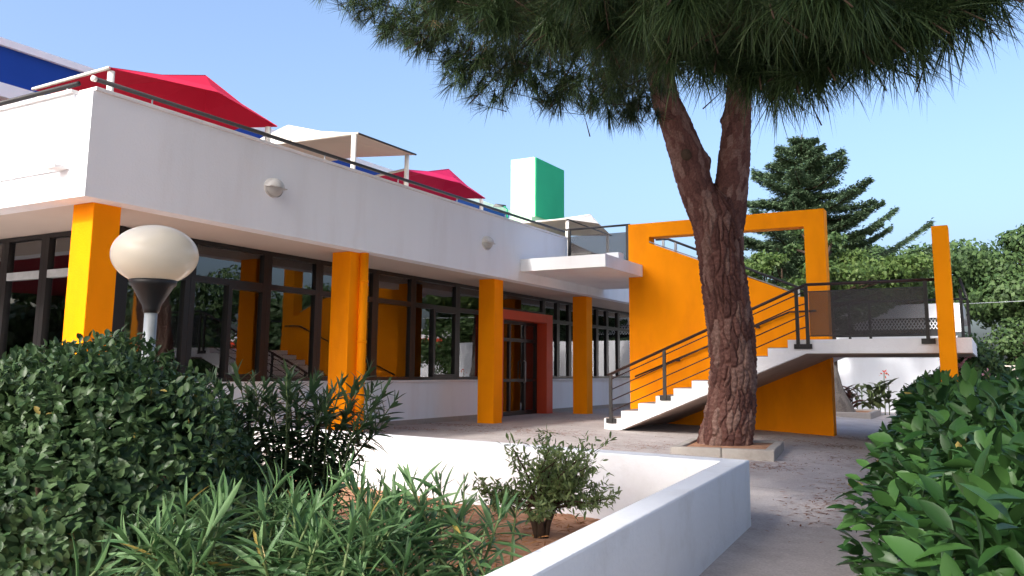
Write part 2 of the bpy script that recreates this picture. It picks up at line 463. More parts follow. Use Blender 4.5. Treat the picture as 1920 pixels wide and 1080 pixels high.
def window_x(x0, x1, z0, z1, tz, y=YL):
    m = MB(); ya, yb = y - .05, y + .05; w = .085
    m.box((x0, ya, z0), (x0 + w, yb, z1)); m.box((x1 - w, ya, z0), (x1, yb, z1))
    m.box((x0 + w, ya + .002, z1 - .06), (x1 - w, yb - .002, z1)); m.box((x0 + w, ya + .002, z0), (x1 - w, yb - .002, z0 + .06))
    o = m.build('window', frame, B)
    MB().box((x0 + w, ya + .004, tz - .11), (x1 - w, yb - .004, tz)).build('transom', galv, o)
    for k, (c, d) in enumerate(((z0 + .06, tz - .11), (tz, z1 - .06))):
        MB().box((x0 + w - .01, y - .004, c - .01), (x1 - w + .01, y + .008, d + .01)).build('pane', glass, o)
    MB().box((x0 + w, y + .06, tz - .02), (x1 - w, y + .066, z1 - .03)).build('roller_blind', blindm, o)
xs = [-10.12, -11.45, -12.40, -13.5, -14.7, -15.9, -17.1]
for i in range(6):
    window_x(xs[i + 1] + .004, xs[i], .745, ZS, 2.365)
MB().box((-30, 7.02, .745), (-17.1, 7.08, ZS)).build('blank_panel', frame, B)
# entrance: red portal, double door
po = MB(); po.box((-10.06, 18.66, -.05), (-9.70, 18.98, 2.42)); po.box((-10.06, 16.29, -.05), (-9.70, 16.55, 2.42)); po.box((-10.058, 16.55, 2.21), (-9.702, 18.66, 2.418))
po.build('portal', redp, B)
do = MB()
for a, b in ((16.55, 16.63), (17.28, 17.36), (18.0, 18.09), (18.58, 18.66)): do.box((-10.05, a, .0), (-9.97, b, 2.21))
for c, d in ((.0, .1), (.78, .85), (1.72, 1.80), (2.13, 2.21)):
    for a, b in ((16.63, 17.28), (17.36, 18.0), (18.09, 18.58)): do.box((-10.048, a, c), (-9.972, b, d))
do = do.build('door', frame, B)
for k, (a, b) in enumerate(((16.63, 17.28), (17.36, 18.0), (18.09, 18.58))):
    for c, d in ((.1, .78), (.85, 1.72), (1.80, 2.13)):
        MB().box((-10.014, a - .008, c - .008), (-10.004, b + .008, d + .008)).build('pane', glass, do)
MB().box((-10.2, 18.05, .1), (-10.16, 18.62, 2.1)).build('inner_leaf', mat('dark_wood', (.07, .02, .014), .45, .15, 3, 0, 50, .35), do)
MB().tube([(-9.95, 17.95, .75), (-9.9, 17.95, .78), (-9.9, 17.95, 1.25), (-9.95, 17.95, 1.28)], .014, 6).build('handle', galv, do, smooth=True)
# interior seen through the glass
MB().box((-20, 7.3, -.04), (-10.13, YEND, .0)).build('indoor_floor', floorm, B)
MB().box((-20.1, 7.3, 0), (-19.9, YEND, ZS)).build('indoor_wall', indw, B)
MB().box((-20, YEND, 0), (-10.0, YEND + .15, 3.3)).build('indoor_wall', white, B)
MB().box((-19.9, 12.05, 0), (-11.9, 12.2, 2.82)).build('partition', indw, B)
MB().box((-19.9, 20.9, 0), (-12.5, 21.05, 2.82)).build('partition', indw, B)
MB().box((-19.9, 7.3, 2.80), (-10.13, YEND, 2.868)).build('indoor_ceiling', indc, B)
lm = bpy.data.materials.new('strip_light'); lm.use_nodes = True
lm.node_tree.nodes['Principled BSDF'].inputs['Emission Color'].default_value = (1, .75, .35, 1)
lm.node_tree.nodes['Principled BSDF'].inputs['Emission Strength'].default_value = 1.2
for y in (8.2, 10.9, 13.3, 15.9, 19.6, 22.5):
    MB().box((-13.2, y, 2.775), (-12.0, y + .28, 2.798)).build('ceiling_light', lm, B)

# terrace rails
rl = MB().tube([(-8.66, 5.66, 4.235), (-8.66, 17.55, 4.262)], .028, 10).build('railing', ironm, B, smooth=True)
MB().lathe([(0, -.0), (.034, .0), (.034, .03), (0, .03)], (0, 0, 0), 12)
ec = MB().tube([(-8.66, 5.62, 4.235), (-8.66, 5.662, 4.235)], .034, 10).build('end_cap', polem, rl, smooth=True)
for y in (6.4, 8.2, 9.4, 11.2, 13.0, 14.8, 16.6):
    MB().tube([(-8.66, y, ZP - .01), (-8.66, y, 4.25)], .009, 6).build('post', galv, rl)
rl2 = MB().tube([(-8.90, 5.62, 4.21), (-24, 5.62, 4.21)], .028, 10).build('railing', ironm, B, smooth=True)
for x in (-9.1, -10.6, -12.2, -14):
    MB().tube([(x, 5.62, ZP - .02), (x, 5.62, 4.21)], .009, 6).build('post', galv, rl2)
# slab of the canopy / bridge over the entrance
MB().box((XF + .012, 15.225, 3.075), (-6.617, 19.55, 3.329)).build('bridge_slab', white, B)
MB().box((XF + .0, 15.29, 3.10), (XF + .012, 19.5, 3.30)).build('slab_joint', frame, B)
MB().box((-6.95, 16.05, 3.331), (-6.68, 16.35, 3.47)).build('upstand', white, B)
br = MB().tube([(-8.56, 17.42, 4.28), (-6.96, 17.42, 4.28)], .024, 8).build('railing', ironm, B, smooth=True)
for x in (-8.47, -7.03):
    MB().box((x - .03, 17.40, 3.331), (x + .03, 17.44, 4.27)).build('post', ironm, br)

mesh_m, mt_, mp_ = _new('perforated_sheet')
mp_.inputs['Base Color'].default_value = (.045, .04, .042, 1); mp_.inputs['Roughness'].default_value = .6
_t = mt_.nodes.new('ShaderNodeBsdfTransparent'); _x = mt_.nodes.new('ShaderNodeMixShader'); _x.inputs[0].default_value = .42
mt_.links.new(mp_.outputs[0], _x.inputs[1]); mt_.links.new(_t.outputs[0], _x.inputs[2]); mt_.links.new(_x.outputs[0], mt_.nodes['Material Output'].inputs['Surface'])
MB().box((-8.44, 17.418, 3.42), (-7.06, 17.424, 4.12)).build('mesh_panel', mesh_m, br)

# ================================================================== ROOF SHADES
def shade(name, A, Bc, C, D, apex, K, kb, fabm, poles, label, group):
    t = thing(name, ((A[0] + D[0]) / 2, (A[1] + D[1]) / 2, 3.33), label, 'sunshade', group)
    mid = lambda p, q, dz: ((p[0] + q[0]) / 2, (p[1] + q[1]) / 2, (p[2] + q[2]) / 2 + dz)
    ring = [A, K, C, mid(C, D, .12), D, mid(D, Bc, .12), Bc, mid(Bc, A, kb)]
    # triangulate with a middle ring so that the membrane is a little curved
    v = [apex]; n = len(ring); f_ = []
    for p in ring: v.append(tuple(p))
    for i, p in enumerate(ring): v.append(tuple(p[k] * .5 + apex[k] * .5 - (.05 if k == 2 else 0) for k in range(3)))
    for i in range(n):
        j = (i + 1) % n
        f_ += [(1 + i, 1 + j, 1 + n + j, 1 + n + i), (0, 1 + n + i, 1 + n + j)]
    me = bpy.data.meshes.new('canopy'); me.from_pydata(v, [], f_); me.update()
    o = link('canopy', me, fabm, t)
    s_ = o.modifiers.new('solid', 'SOLIDIFY'); s_.thickness = .012
    if fabm is creamfab: MB().tube([A, C], .022, 6).build('edge_cable', ironm, t, smooth=True)
    MB().tube([A, Bc], .03, 6).build('edge_tube', polem, t, smooth=True)
    for p in (A, C, Bc, D):
        MB().tube([apex, tuple(apex[k] * .5 + p[k] * .5 - (.055 if k == 2 else 0) for k in range(3)), p], .01, 5).build('rib', fabm, t)
    for p in poles:
        MB().tube([(p[0], p[1], 3.33), (p[0], p[1], p[2])], .052, 12).build('pole', polem, t, smooth=True)
    return t
def sc(p, k): return (p[0] * k, p[1] * k, 1 + (p[2] - 1) * k)
k = 1.2
A, C, Bq = (-9.4, 6.31, 4.712), (-9.4, 9.135, 4.704), (-10.975, 6.31, 4.69)
D = (-10.975, 9.135, 4.69)
shade('sunshade', sc(A, k), sc(Bq, k), sc(C, k), sc(D, k), sc((-10.2, 8.41, 5.42), k), sc((-9.4, 7.996, 4.904), k), .03, redfab,
      [sc((-9.44, 6.37, 4.69), k), sc((-9.44, 8.99, 4.66), k), sc((-10.9, 6.37, 4.65), k), sc((-10.9, 9.05, 4.65), k)], 'big red fabric sunshade on cream poles at the building corner', 'sunshades on the roof terrace')
A, C, Bq, D = (-9.4, 11.01, 5.074), (-9.4, 12.682, 5.084), (-12.6, 11.01, 5.17), (-12.6, 12.682, 5.17)
shade('sunshade', sc(A, k), sc(Bq, k), sc(C, k), sc(D, k), sc((-11.5, 11.445, 5.624), k), sc((-9.4, 11.85, 5.08), k), .05, creamfab,
      [sc((-9.45, 10.96, 5.04), k), sc((-9.45, 12.47, 5.04), k), sc((-12.5, 11.1, 5.1), k), sc((-12.5, 12.6, 5.1), k)], 'cream fabric sunshade between the two red ones', 'sunshades on the roof terrace')
k = 1.1
A, C, Bq, D = (-10.6, 13.906, 5.191), (-10.6, 17.146, 5.174), (-12.0, 13.906, 5.08), (-12.0, 17.146, 5.1)
shade('sunshade', sc(A, k), sc(Bq, k), sc(C, k), sc(D, k), sc((-11.1, 16.28, 5.773), k), sc((-10.6, 16.034, 5.334), k), .03, pinkfab,
      [sc((-10.62, 14.0, 5.15), k), sc((-10.62, 17.0, 5.13), k), sc((-11.9, 14.0, 5.05), k)], 'smaller crimson fabric sunshade just left of the green tower', 'sunshades on the roof terrace')
k = 1.2
A, C, Bq, D = (-9.4, 19.161, 4.896), (-9.4, 22.105, 4.885), (-12.0, 19.161, 4.89), (-12.0, 22.105, 4.89)
shade('sunshade', sc(A, k), sc(Bq, k), sc(C, k), sc(D, k), sc((-9.9, 21.74, 5.49), k), sc((-9.4, 21.2, 5.1), k), .0, creamfab,
      [sc((-9.42, 19.25, 4.87), k), sc((-9.42, 21.85, 4.85), k)], 'cream fabric sunshade in front of the green tower, above the bridge slab', 'sunshades on the roof terrace')
A, C, Bq, D = (-11.0, 24.2, 4.75), (-11.0, 26.5, 4.75), (-13.5, 24.2, 4.75), (-13.5, 26.5, 4.75)
shade('sunshade', A, Bq, C, D, (-12.2, 25.3, 5.3), (-11.0, 25.3, 4.8), .0, creamfab, [(-11.05, 24.3, 4.73), (-11.05, 26.4, 4.73)], 'small distant cream sunshade seen behind the bridge railing', 'sunshades on the roof terrace')

# wall lamps on the parapet
for y, lab in ((8.28, 'round bulkhead lamp on the white parapet, nearer the corner'), (13.88, 'half round bulkhead lamp on the white parapet near the bridge slab')):
    t = thing('wall_lamp', (XF, y, 3.49), lab, 'wall lamp', 'lamps on the parapet')
    prof = [(.165, 0), (.165, .03), (.155, .06), (.12, .105), (.07, .13), (0, .14)]
    m = MB(); seg = 24; n = len(prof)
    for r, d in prof:
        for q in range(seg): m.v.append((XF + d, y + r * math.cos(2 * math.pi * q / seg), 3.49 + .82 * r * math.sin(2 * math.pi * q / seg)))
    up_, lo_ = [], []
    for k_ in range(n - 1):
        for q in range(seg):
            fc = (k_ * seg + q, k_ * seg + (q + 1) % seg, (k_ + 1) * seg + (q + 1) % seg, (k_ + 1) * seg + q)
            (lo_ if 12 <= q < 24 and k_ > 0 else up_).append(fc)
    a = MB(); a.v = m.v; a.f = up_; a.build('hood', lampw, t, smooth=True)
    b = MB(); b.v = [(XF + (v[0] - XF) * .8, y + (v[1] - y) * .93, 3.49 + (v[2] - 3.49) * .95) for v in m.v]; b.f = lo_; b.build('diffuser', lampg, t, smooth=True)
    MB().box((XF + .03, y - .155, 3.478), (XF + .12, y + .155, 3.49)).build('rim', lampw, t)

# ================================================================== UPPER STOREY AND TOWER
U = thing('upper_building', (-20, 10, 3.3), 'blue and white upper block running behind the roof sunshades', 'building')
MB().box((-26, -14, 7.02), (-15.92, 27.6, 7.156)).build('roof_edge', white, U)
MB().box((-26, -14, 6.315), (-16.0, 27.6, 7.018)).build('blue_band', bluep, U)
MB().box((-26, -14, 6.05), (-15.94, 27.6, 6.313)).build('white_band', white, U)
MB().box((-26, -14, 3.33), (-16.6, 27.6, 6.048)).build('wall', mat('maroon_wall', (.4, .05, .06), .7, .05, 1, .1, 50, .1), U)
for y in (-9, -6, -3, 0, 3, 6, 9, 12, 15, 18, 21, 24):
    MB().box((-16.62, y, 4.2), (-16.57, y + 1.8, 5.6)).build('window', frame, U)
T = thing('stair_tower', (-14.5, 27, 3.3), 'box-shaped green tower with a pale mint side rising above the roof', 'tower')
MB().box((-14.99, 25.99, 3.33), (-14.0, 28.3, 8.65)).build('wall', mint, T)
MB().box((-13.999, 26.02, 6.5), (-13.97, 28.29, 8.64)).build('green_face', greenp, T)
MB().box((-16.0, 25.6, 3.33), (-13.9, 28.4, 6.42)).build('base_block', mint, T)
FL = thing('floodlight', (-13.4, 22.4, 5.4), 'small dark floodlight on an arm left of the green tower', 'lamp')
MB().tube([(-13.1, 22.5, 3.33), (-13.1, 22.5, 6.05), (-13.15, 22.46, 6.12), (-13.25, 22.4, 6.15)], .025, 6).build('arm', greenp, FL, smooth=True)
MB().prism([(-13.5, 22.3, 6.14), (-13.2, 22.36, 6.12), (-13.22, 22.4, 6.2), (-13.44, 22.34, 6.24)], (.06, .12, 0)).build('head', blackpl, FL)

# ================================================================== OUTDOOR STAIRCASE
ST = thing('staircase', (-4.5, 16, 0), 'white outdoor staircase with black railings against a tall orange wall', 'staircase')
YN, YWL, YWB = 14.61, 17.25, 17.58
w = MB()
dv = (0, YWB - YWL, 0)
w.prism([(-6.94, YWL, -.3), (-6.455, YWL, -.3), (-6.455, YWL, 4.25), (-6.94, YWL, 4.25)], dv)
w.prism([(-3.18, YWL, -.3), (-2.79, YWL, -.3), (-2.79, YWL, 4.25), (-3.18, YWL, 4.25)], dv)
w.prism([(-6.455, YWL, 3.94), (-3.18, YWL, 3.92), (-3.18, YWL, 4.25), (-6.455, YWL, 4.25)], dv)
w.prism([(-6.455, YWL, -.3), (-3.18, YWL, -.3), (-3.18, YWL, 2.50), (-3.40, YWL, 2.52), (-3.44, YWL, 2.59), (-6.455, YWL, 3.81)], dv)
o = w.build('screen_wall', orange, ST); o['label'] = 'tall orange wall with a wide sloping opening'
MB().prism([(-6.45, YWL - .012, 3.822), (-3.44, YWL - .012, 2.602), (-3.44, YWL - .012, 2.624), (-6.45, YWL - .012, 3.844)], (0, .36, 0)).build('ledge_strip', kerbm, ST)
def zb(x): return max(gz(x) - .03, .411 * (x + 6.0))
for k_ in range(10):
    x0 = -6.396 + .336 * k_; x1 = x0 + .336; z = .174 + .1389 * k_
    lo = [(x0, YN, zb(x0))] + ([(-6.06, YN, zb(-6.06))] if x0 < -6.07 < x1 else []) + [(x1, YN, zb(x1))]
    m = MB(); pl_ = [(x0, YN, z), *[p for p in lo], (x1, YN, z)]
    o = m.prism(pl_, (0, YWL - YN - .002, 0)).build('step', stepw, ST)
    MB().box((x0 + .006, YN + .05, z + .001), (x1 + .0, YWL - .004, z + .014)).build('tread', treadm, o)
MB().prism([(-3.036, YN, 1.215), (-2.74, YN, 1.337), (-.29, YN, 1.332), (-.29, YN, 1.563), (-3.036, YN, 1.563)], (0, 4.1, 0)).build('landing', stepw, ST)
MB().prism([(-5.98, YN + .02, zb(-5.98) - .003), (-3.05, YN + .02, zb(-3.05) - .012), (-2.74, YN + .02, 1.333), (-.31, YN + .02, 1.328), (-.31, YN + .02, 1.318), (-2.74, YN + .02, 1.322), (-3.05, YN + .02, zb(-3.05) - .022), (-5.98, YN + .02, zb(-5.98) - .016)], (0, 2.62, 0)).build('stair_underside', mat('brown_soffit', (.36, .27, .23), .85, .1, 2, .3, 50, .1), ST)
for k_ in range(12):
    x1 = -3.25 - .28 * k_; x0 = x1 - .28; z = 1.563 + .147 * (k_ + 1)
    MB().prism([(x0, YWB, z - .30), (x1, YWB, z - .42), (x1, YWB, z), (x0, YWB, z)], (0, 1.1, 0)).build('step', stepw, ST)
col_ = MB().box((-.735, YN - .33, -.45), (-.505, YN - .012, 3.27)).build('column', orange, ST, bevel=.006); col_['label'] = 'free standing orange column at the end of the landing'
# near railing
r1 = MB().tube([(-6.31, YN - .03, .955), (-2.80, YN - .03, 2.435), (-2.69, YN - .03, 2.475), (-.745, YN - .03, 2.47)], .026, 8).build('railing', rustm, ST, smooth=True)
SL = (2.435 - .955) / (6.31 - 2.80)
for dz in (.10, .29, .485, .68):
    MB().tube([(-6.25, YN - .03, .98 - dz), (-2.86, YN - .03, .98 - dz + SL * 3.39)], .0105, 6).build('bar', rustm, r1, smooth=True)
    MB().tube([(-2.86, YN - .03, .98 - dz + SL * 3.39), (-2.70, YN - .03, .98 - dz + SL * 3.39 + .045)], .0105, 6).build('bar', rustm, r1, smooth=True)
for x, z0, z1 in ((-6.25, .10, .975), (-5.205, .53, 1.41), (-2.86, 1.44, 2.40), (-2.70, 1.44, 2.46), (-.89, 1.48, 2.46)):
    p = MB().box((x - .028, YN - .05, z0), (x + .028, YN - .012, z1)).build('post', ironm, r1)
    if x not in (-2.86, -2.70):
        MB().box((x - .10, YN - .03, z0 - .01), (x + .10, YN - .002, z0 + .075)).build('foot_plate', ironm, p)
MB().box((-2.93, YN - .035, 1.41), (-2.64, YN - .002, 1.49)).build('foot_plate', ironm, r1)
MB().box((-2.66, YN - .034, 1.625), (-.92, YN - .028, 2.355)).build('mesh_panel', mesh_m, r1)
MB().tube([(-2.70, YN - .03, 1.62), (-.89, YN - .03, 1.61)], .009, 6).build('bar', ironm, r1)
MB().tube([(-2.70, YN - .03, 2.355), (-.89, YN - .03, 2.36)], .009, 6).build('bar', ironm, r1)
# far railing of the landing and of the upper flight
r2_ = MB().tube([(-.4, YN + .1, 2.47), (-.4, 18.6, 2.47), (-2.9, 18.6, 2.47)], .022, 8).build('railing', ironm, ST, smooth=True)
for x, y in ((-.4, 18.6), (-.45, 16.3), (-2.2, 18.6), (-2.6, 18.6)):
    MB().box((x - .025, y - .02, 1.564), (x + .025, y + .02, 2.46)).build('post', ironm, r2_)
r3 = MB().tube([(-6.8, 18.62, 4.10), (-6.5, 18.62, 4.09), (-3.5, 18.62, 2.79), (-2.9, 18.62, 2.5)], .03, 8).build('railing', ironm, ST, smooth=True)
for x, z in ((-6.62, 4.08), (-6.32, 4.0), (-5.0, 3.43), (-3.6, 2.83)):
    MB().box((x - .028, 18.6, z - .85), (x + .028, 18.64, z)).build('post', galv, r3)
wr = MB().tube([(-6.79, YWL - .09, .925), (-3.51, YWL - .09, 2.209), (-3.0, YWL - .09, 2.22)], .02, 8).build('wall_handrail', rustm, ST, smooth=True)
for x, z in ((-5.83, 1.30), (-4.15, 1.958)):
    MB().box((x - .03, YWL - .095, z - .055), (x + .03, YWL - .002, z - .01)).build('bracket', rustm, wr)

# ================================================================== PLANTER WALL, KERBS
PW = thing('planter_wall', (-3, 6, -.2), 'low white planter wall around the shrub bed, meeting at a corner', 'wall')
MB().prism([(-1.805, 7.042, -.4), (-1.983, 6.835, -.4), (-1.52, 1.7, -.4), (-1.40, .2, -.4), (-1.245, .2, -.4), (-1.371, 1.7, -.4)], (0, 0, .708)).build('side_wall', whitep, PW, bevel=.012)
MB().prism([(-1.807, 7.044, -.4), (-6.27, 7.79, -.4), (-8.5, 8.3, -.4), (-8.45, 7.95, -.4), (-5.96, 7.41, -.4), (-1.985, 6.837, -.4)], (0, 0, .706)).build('back_wall', whitep, PW, bevel=.012)

def kerb(name, c, sx, sy, ang, h, lab, n=3, t=.13):
    K = thing(name, (c[0], c[1], c[2]), lab, 'kerb')
    ca, sa = math.cos(ang), math.sin(ang)
    def tr(p): return (c[0] + p[0] * ca - p[1] * sa, c[1] + p[0] * sa + p[1] * ca, p[2])
    z0, z1 = c[2] - .12, c[2] + h
    for side in range(4):
        L_ = sx if side % 2 == 0 else sy - 2 * t
        for i in range(n):
            a0 = -L_ / 2 + L_ * i / n + .004; a1 = -L_ / 2 + L_ * (i + 1) / n - .004
            if side == 0: q = (a0, a1, -sy / 2, -sy / 2 + t)
            elif side == 2: q = (a0, a1, sy / 2 - t, sy / 2)
            elif side == 1: q = (sx / 2 - t, sx / 2, a0, a1)
            else: q = (-sx / 2, -sx / 2 + t, a0, a1)
            dz = random.uniform(-.006, .006)
            MB().prism([tr((q[0], q[2], z0)), tr((q[1], q[2], z0)), tr((q[1], q[3], z0)), tr((q[0], q[3], z0))], (0, 0, z1 - z0 + dz)).build('kerb_stone', kerbm, K, bevel=.015)
    MB().prism([tr((-sx / 2 + t, -sy / 2 + t, z0)), tr((sx / 2 - t, -sy / 2 + t, z0)), tr((sx / 2 - t, sy / 2 - t, z0)), tr((-sx / 2 + t, sy / 2 - t, z0))], (0, 0, z1 - z0 - .035)).build('earth', soilm, K)
    return K
kerb('tree_kerb', (-3.52, 12.62, -.14), 1.42, 1.75, math.radians(8), .12, 'low concrete kerb box around the foot of the pine', 2)
kerb('tree_kerb', (-4.1, 25.2, -.12), 2.3, 2.2, 0, .12, 'low concrete kerb around the grey trunk behind the stairs', 2)

# ================================================================== VEGETATION HELPERS
def catmull(P, R, n):
    P = np.asarray(P, float); R = np.asarray(R, float)
    Q = np.vstack([2 * P[0] - P[1], P, 2 * P[-1] - P[-2]]); out = []; ro = []
    t = np.linspace(0, len(P) - 1 - 1e-6, n); i = t.astype(int); u = (t - i)[:, None]
    p0, p1, p2, p3 = Q[i], Q[i + 1], Q[i + 2], Q[i + 3]
    X = .5 * ((2 * p1) + (-p0 + p2) * u + (2 * p0 - 5 * p1 + 4 * p2 - p3) * u ** 2 + (-p0 + 3 * p1 - 3 * p2 + p3) * u ** 3)
    return X, np.interp(t, np.arange(len(P)), R)

def bark_tube(name, P, R, nlen, nseg, m, parent, depth=.05, cell=(.08, .32), knots=(), seed=1):
    """trunk with raised, elongated bark plates separated by furrows (real relief)"""
    g = np.random.default_rng(seed)
    X, r = catmull(P, R, nlen)
    T = np.gradient(X, axis=0); T = unit(T)
    a = unit(np.cross(T, np.array([0.0, 1, .05]))); b = np.cross(T, a)
    s = np.concatenate([[0], np.cumsum(np.linalg.norm(np.diff(X, axis=0), axis=1))])
    th = np.linspace(0, 2 * np.pi, nseg, endpoint=False)
    rm = r.mean(); circ = 2 * np.pi * rm
    # plate seeds on the unrolled surface (periodic in the angle)
    nx = max(5, int(circ / cell[0])); ny = max(3, int(s[-1] / cell[1]))
    gx_, gy_ = np.meshgrid(np.arange(nx), np.arange(-1, ny + 1))
    sx = ((gx_ + g.uniform(-.45, .45, gx_.shape) + .5 * (gy_ % 2)) / nx * circ).ravel(); sy = ((gy_ + g.uniform(-.5, .5, gy_.shape)) / ny * s[-1]).ravel()
    sh = g.uniform(.4, 1, len(sx)); tint = g.random(len(sx))
    TH, SS = np.meshgrid(th / (2 * np.pi) * circ, s)
    TH = TH + .012 * np.sin(SS * 9 + 2) + .008 * np.sin(SS * 23)
    q = np.stack([TH.ravel(), SS.ravel()], 1)
    H = np.zeros(len(q)); C = np.zeros(len(q))
    for k0 in range(0, len(q), 4000):
        d = q[k0:k0 + 4000, None, :] - np.stack([sx, sy], 1)[None]
        dx = np.abs(d[..., 0]); dx = np.minimum(dx, circ - np.minimum(dx, circ)); dy = d[..., 1] * cell[0] / cell[1]
        D = np.sqrt(dx ** 2 + dy ** 2); o = np.argpartition(D, 1, axis=1)[:, :2]
        d1 = np.take_along_axis(D, o, 1); i1 = o[np.arange(len(o)), d1.argmin(1)]; gap = np.abs(d1[:, 0] - d1[:, 1]) / cell[0]
        e = np.clip(gap / .30, 0, 1); e = e * e * (3 - 2 * e)
        H[k0:k0 + 4000] = e * sh[i1] + .12 * e * np.sin(q[k0:k0 + 4000, 1] * 70 + i1 * 3)
        C[k0:k0 + 4000] = tint[i1] * .7 + .3 * g.random(len(i1))
    H = H.reshape(SS.shape) + g.normal(0, .05, SS.shape)
    rad = r[:, None] + depth * (H - .6)
    for (ks, ka, kw, kh) in knots:
        rad = rad + kh * np.exp(-(((s[:, None] - ks) / kw) ** 2) - (np.angle(np.exp(1j * (th[None] - ka))) * rm / kw) ** 2)
    V = X[:, None, :] + rad[..., None] * (np.cos(th)[None, :, None] * a[:, None, :] + np.sin(th)[None, :, None] * b[:, None, :])
    me = bpy.data.meshes.new(name)
    idx = np.arange(nlen * nseg).reshape(nlen, nseg); nxt = np.roll(idx, -1, 1)
    F = np.stack([idx[:-1], nxt[:-1], nxt[1:], idx[1:]], 2).reshape(-1, 4)
    me.from_pydata(V.reshape(-1, 3).tolist(), [], F.tolist())
    at = me.attributes.new('rnd', 'FLOAT', 'POINT'); at.data.foreach_set('value', C.astype(np.float32))
    return link(name, me, m, parent, smooth=True)

def barkmat(name, cols, bump=.5):
    m, t, p = _new(name); N, L = t.nodes, t.links
    at = N.new('ShaderNodeAttribute'); at.attribute_name = 'rnd'
    rp = N.new('ShaderNodeValToRGB'); e = rp.color_ramp.elements
    e[0].color = (*cols[0], 1); e[1].color = (*cols[2], 1); x = e.new(.5); x.color = (*cols[1], 1)
    L.new(at.outputs['Fac'], rp.inputs[0])
    tc = N.new('ShaderNodeTexCoord'); n = N.new('ShaderNodeTexNoise'); n.inputs['Scale'].default_value = 35; n.inputs['Detail'].default_value = 6
    L.new(tc.outputs['Object'], n.inputs['Vector'])
    mx = N.new('ShaderNodeMix'); mx.data_type = 'RGBA'; mx.blend_type = 'OVERLAY'; mx.inputs[0].default_value = .5
    L.new(rp.outputs[0], mx.inputs[6]); L.new(n.outputs[0], mx.inputs[7]); L.new(mx.outputs[2], p.inputs['Base Color'])
    b = N.new('ShaderNodeBump'); b.inputs['Strength'].default_value = bump; b.inputs['Distance'].default_value = .01
    L.new(n.outputs[0], b.inputs['Height']); L.new(b.outputs[0], p.inputs['Normal'])
    p.inputs['Roughness'].default_value = .9; p.inputs['Specular IOR Level'].default_value = .12
    return m

needlem = leafmat('pine_needles', (.02, .042, .016), (.055, .088, .03), .5, .1, spec=.25)
pbark = barkmat('pine_bark', ((.055, .027, .024), (.11, .052, .043), (.19, .125, .105)))
greybark = barkmat('grey_bark', ((.10, .085, .075), (.16, .14, .12), (.2, .17, .15)))
twigm = mat('twig', (.06, .04, .028), .85, .2, 8, .3, 60, .1)

# ================================================================== PINE
PT = thing('pine_tree', (-3.6, 12.85, -.1), 'tall forked pine with red-brown bark rising in front of the orange stairs', 'tree')
tr_p = [(-3.69, 12.95, -.3), (-3.67, 12.92, -.02), (-3.6, 12.9, .28), (-3.53, 12.87, .68), (-3.48, 12.83, 1.08), (-3.48, 12.74, 1.62), (-3.51, 12.63, 2.16), (-3.54, 12.53, 2.69), (-3.55, 12.43, 3.24), (-3.59, 12.36, 3.6), (-3.57, 12.34, 3.85)]
tr_r = [.44, .395, .37, .352, .347, .34, .33, .335, .36, .32, .05]
bark_tube('trunk', tr_p, tr_r, 360, 240, pbark, PT, knots=((3.5, 4.4, .16, .05), (1.9, 2.2, .12, .03)), seed=3)
bark_tube('limb', [(-3.60, 12.53, 2.9), (-3.67, 12.39, 3.3), (-3.80, 12.21, 3.77), (-3.89, 12.01, 4.3), (-3.98, 11.7, 4.79), (-3.99, 11.43, 4.99), (-3.9, 10.72, 5.6), (-3.74, 9.8, 6.3)],
          [.26, .265, .265, .255, .22, .20, .17, .12], 180, 120, pbark, PT, depth=.02, cell=(.075, .2), knots=((1.32, 3.6, .12, .07), (1.38, 4.9, .1, .05), (1.5, 2.4, .1, .05)), seed=5)
bark_tube('limb', [(-3.52, 12.51, 2.9), (-3.41, 12.49, 3.3), (-3.33, 12.45, 3.77), (-3.24, 12.36, 4.3), (-3.13, 12.17, 4.79), (-3.05, 11.95, 5.0), (-2.74, 11.12, 5.6), (-2.39, 10.08, 6.2)],
          [.25, .255, .25, .23, .2, .185, .16, .12], 180, 120, pbark, PT, depth=.02, cell=(.075, .2), knots=((1.9, .3, .09, .04),), seed=6)
# a cut stub and its collar on the left limb
MB().tube([(-3.84, 12.0, 4.18), (-3.80, 11.74, 4.2)], [.10, .075], 12).build('branch_stub', twigm, PT, smooth=True)
ends = [(-4.88, 5.43, 4.22), (-4.34, 5.23, 3.74), (-3.83, 4.99, 3.45), (-3.59, 5.16, 3.22), (-3.42, 5.29, 3.05), (-2.89, 5.01, 3.0), (-2.66, 5.16, 2.86), (-2.23, 4.85, 2.67), (-2.53, 6.35, 3.02),
        (-2.55, 4.03, 3.05), (-2.05, 3.78, 2.74), (-1.56, 3.51, 2.52), (-1.21, 3.49, 2.38), (-.97, 3.41, 2.27), (-.8, 3.52, 2.2), (-.64, 3.5, 2.15), (-.49, 3.46, 2.17), (-.34, 3.42, 2.2), (-.22, 3.37, 2.21), (-.07, 3.44, 2.28),
        (.05, 3.5, 2.33), (.18, 3.56, 2.4), (-.61, 2.92, 2.25), (-.35, 2.95, 2.25), (-1.0, 2.91, 2.38), (-1.53, 3.05, 2.6), (-3.09, 4.25, 3.38), (-2.17, 7.49, 4.25), (-3.0, 7.12, 3.84), (-1.26, 6.96, 3.75), (-.56, 6.2, 3.6)]
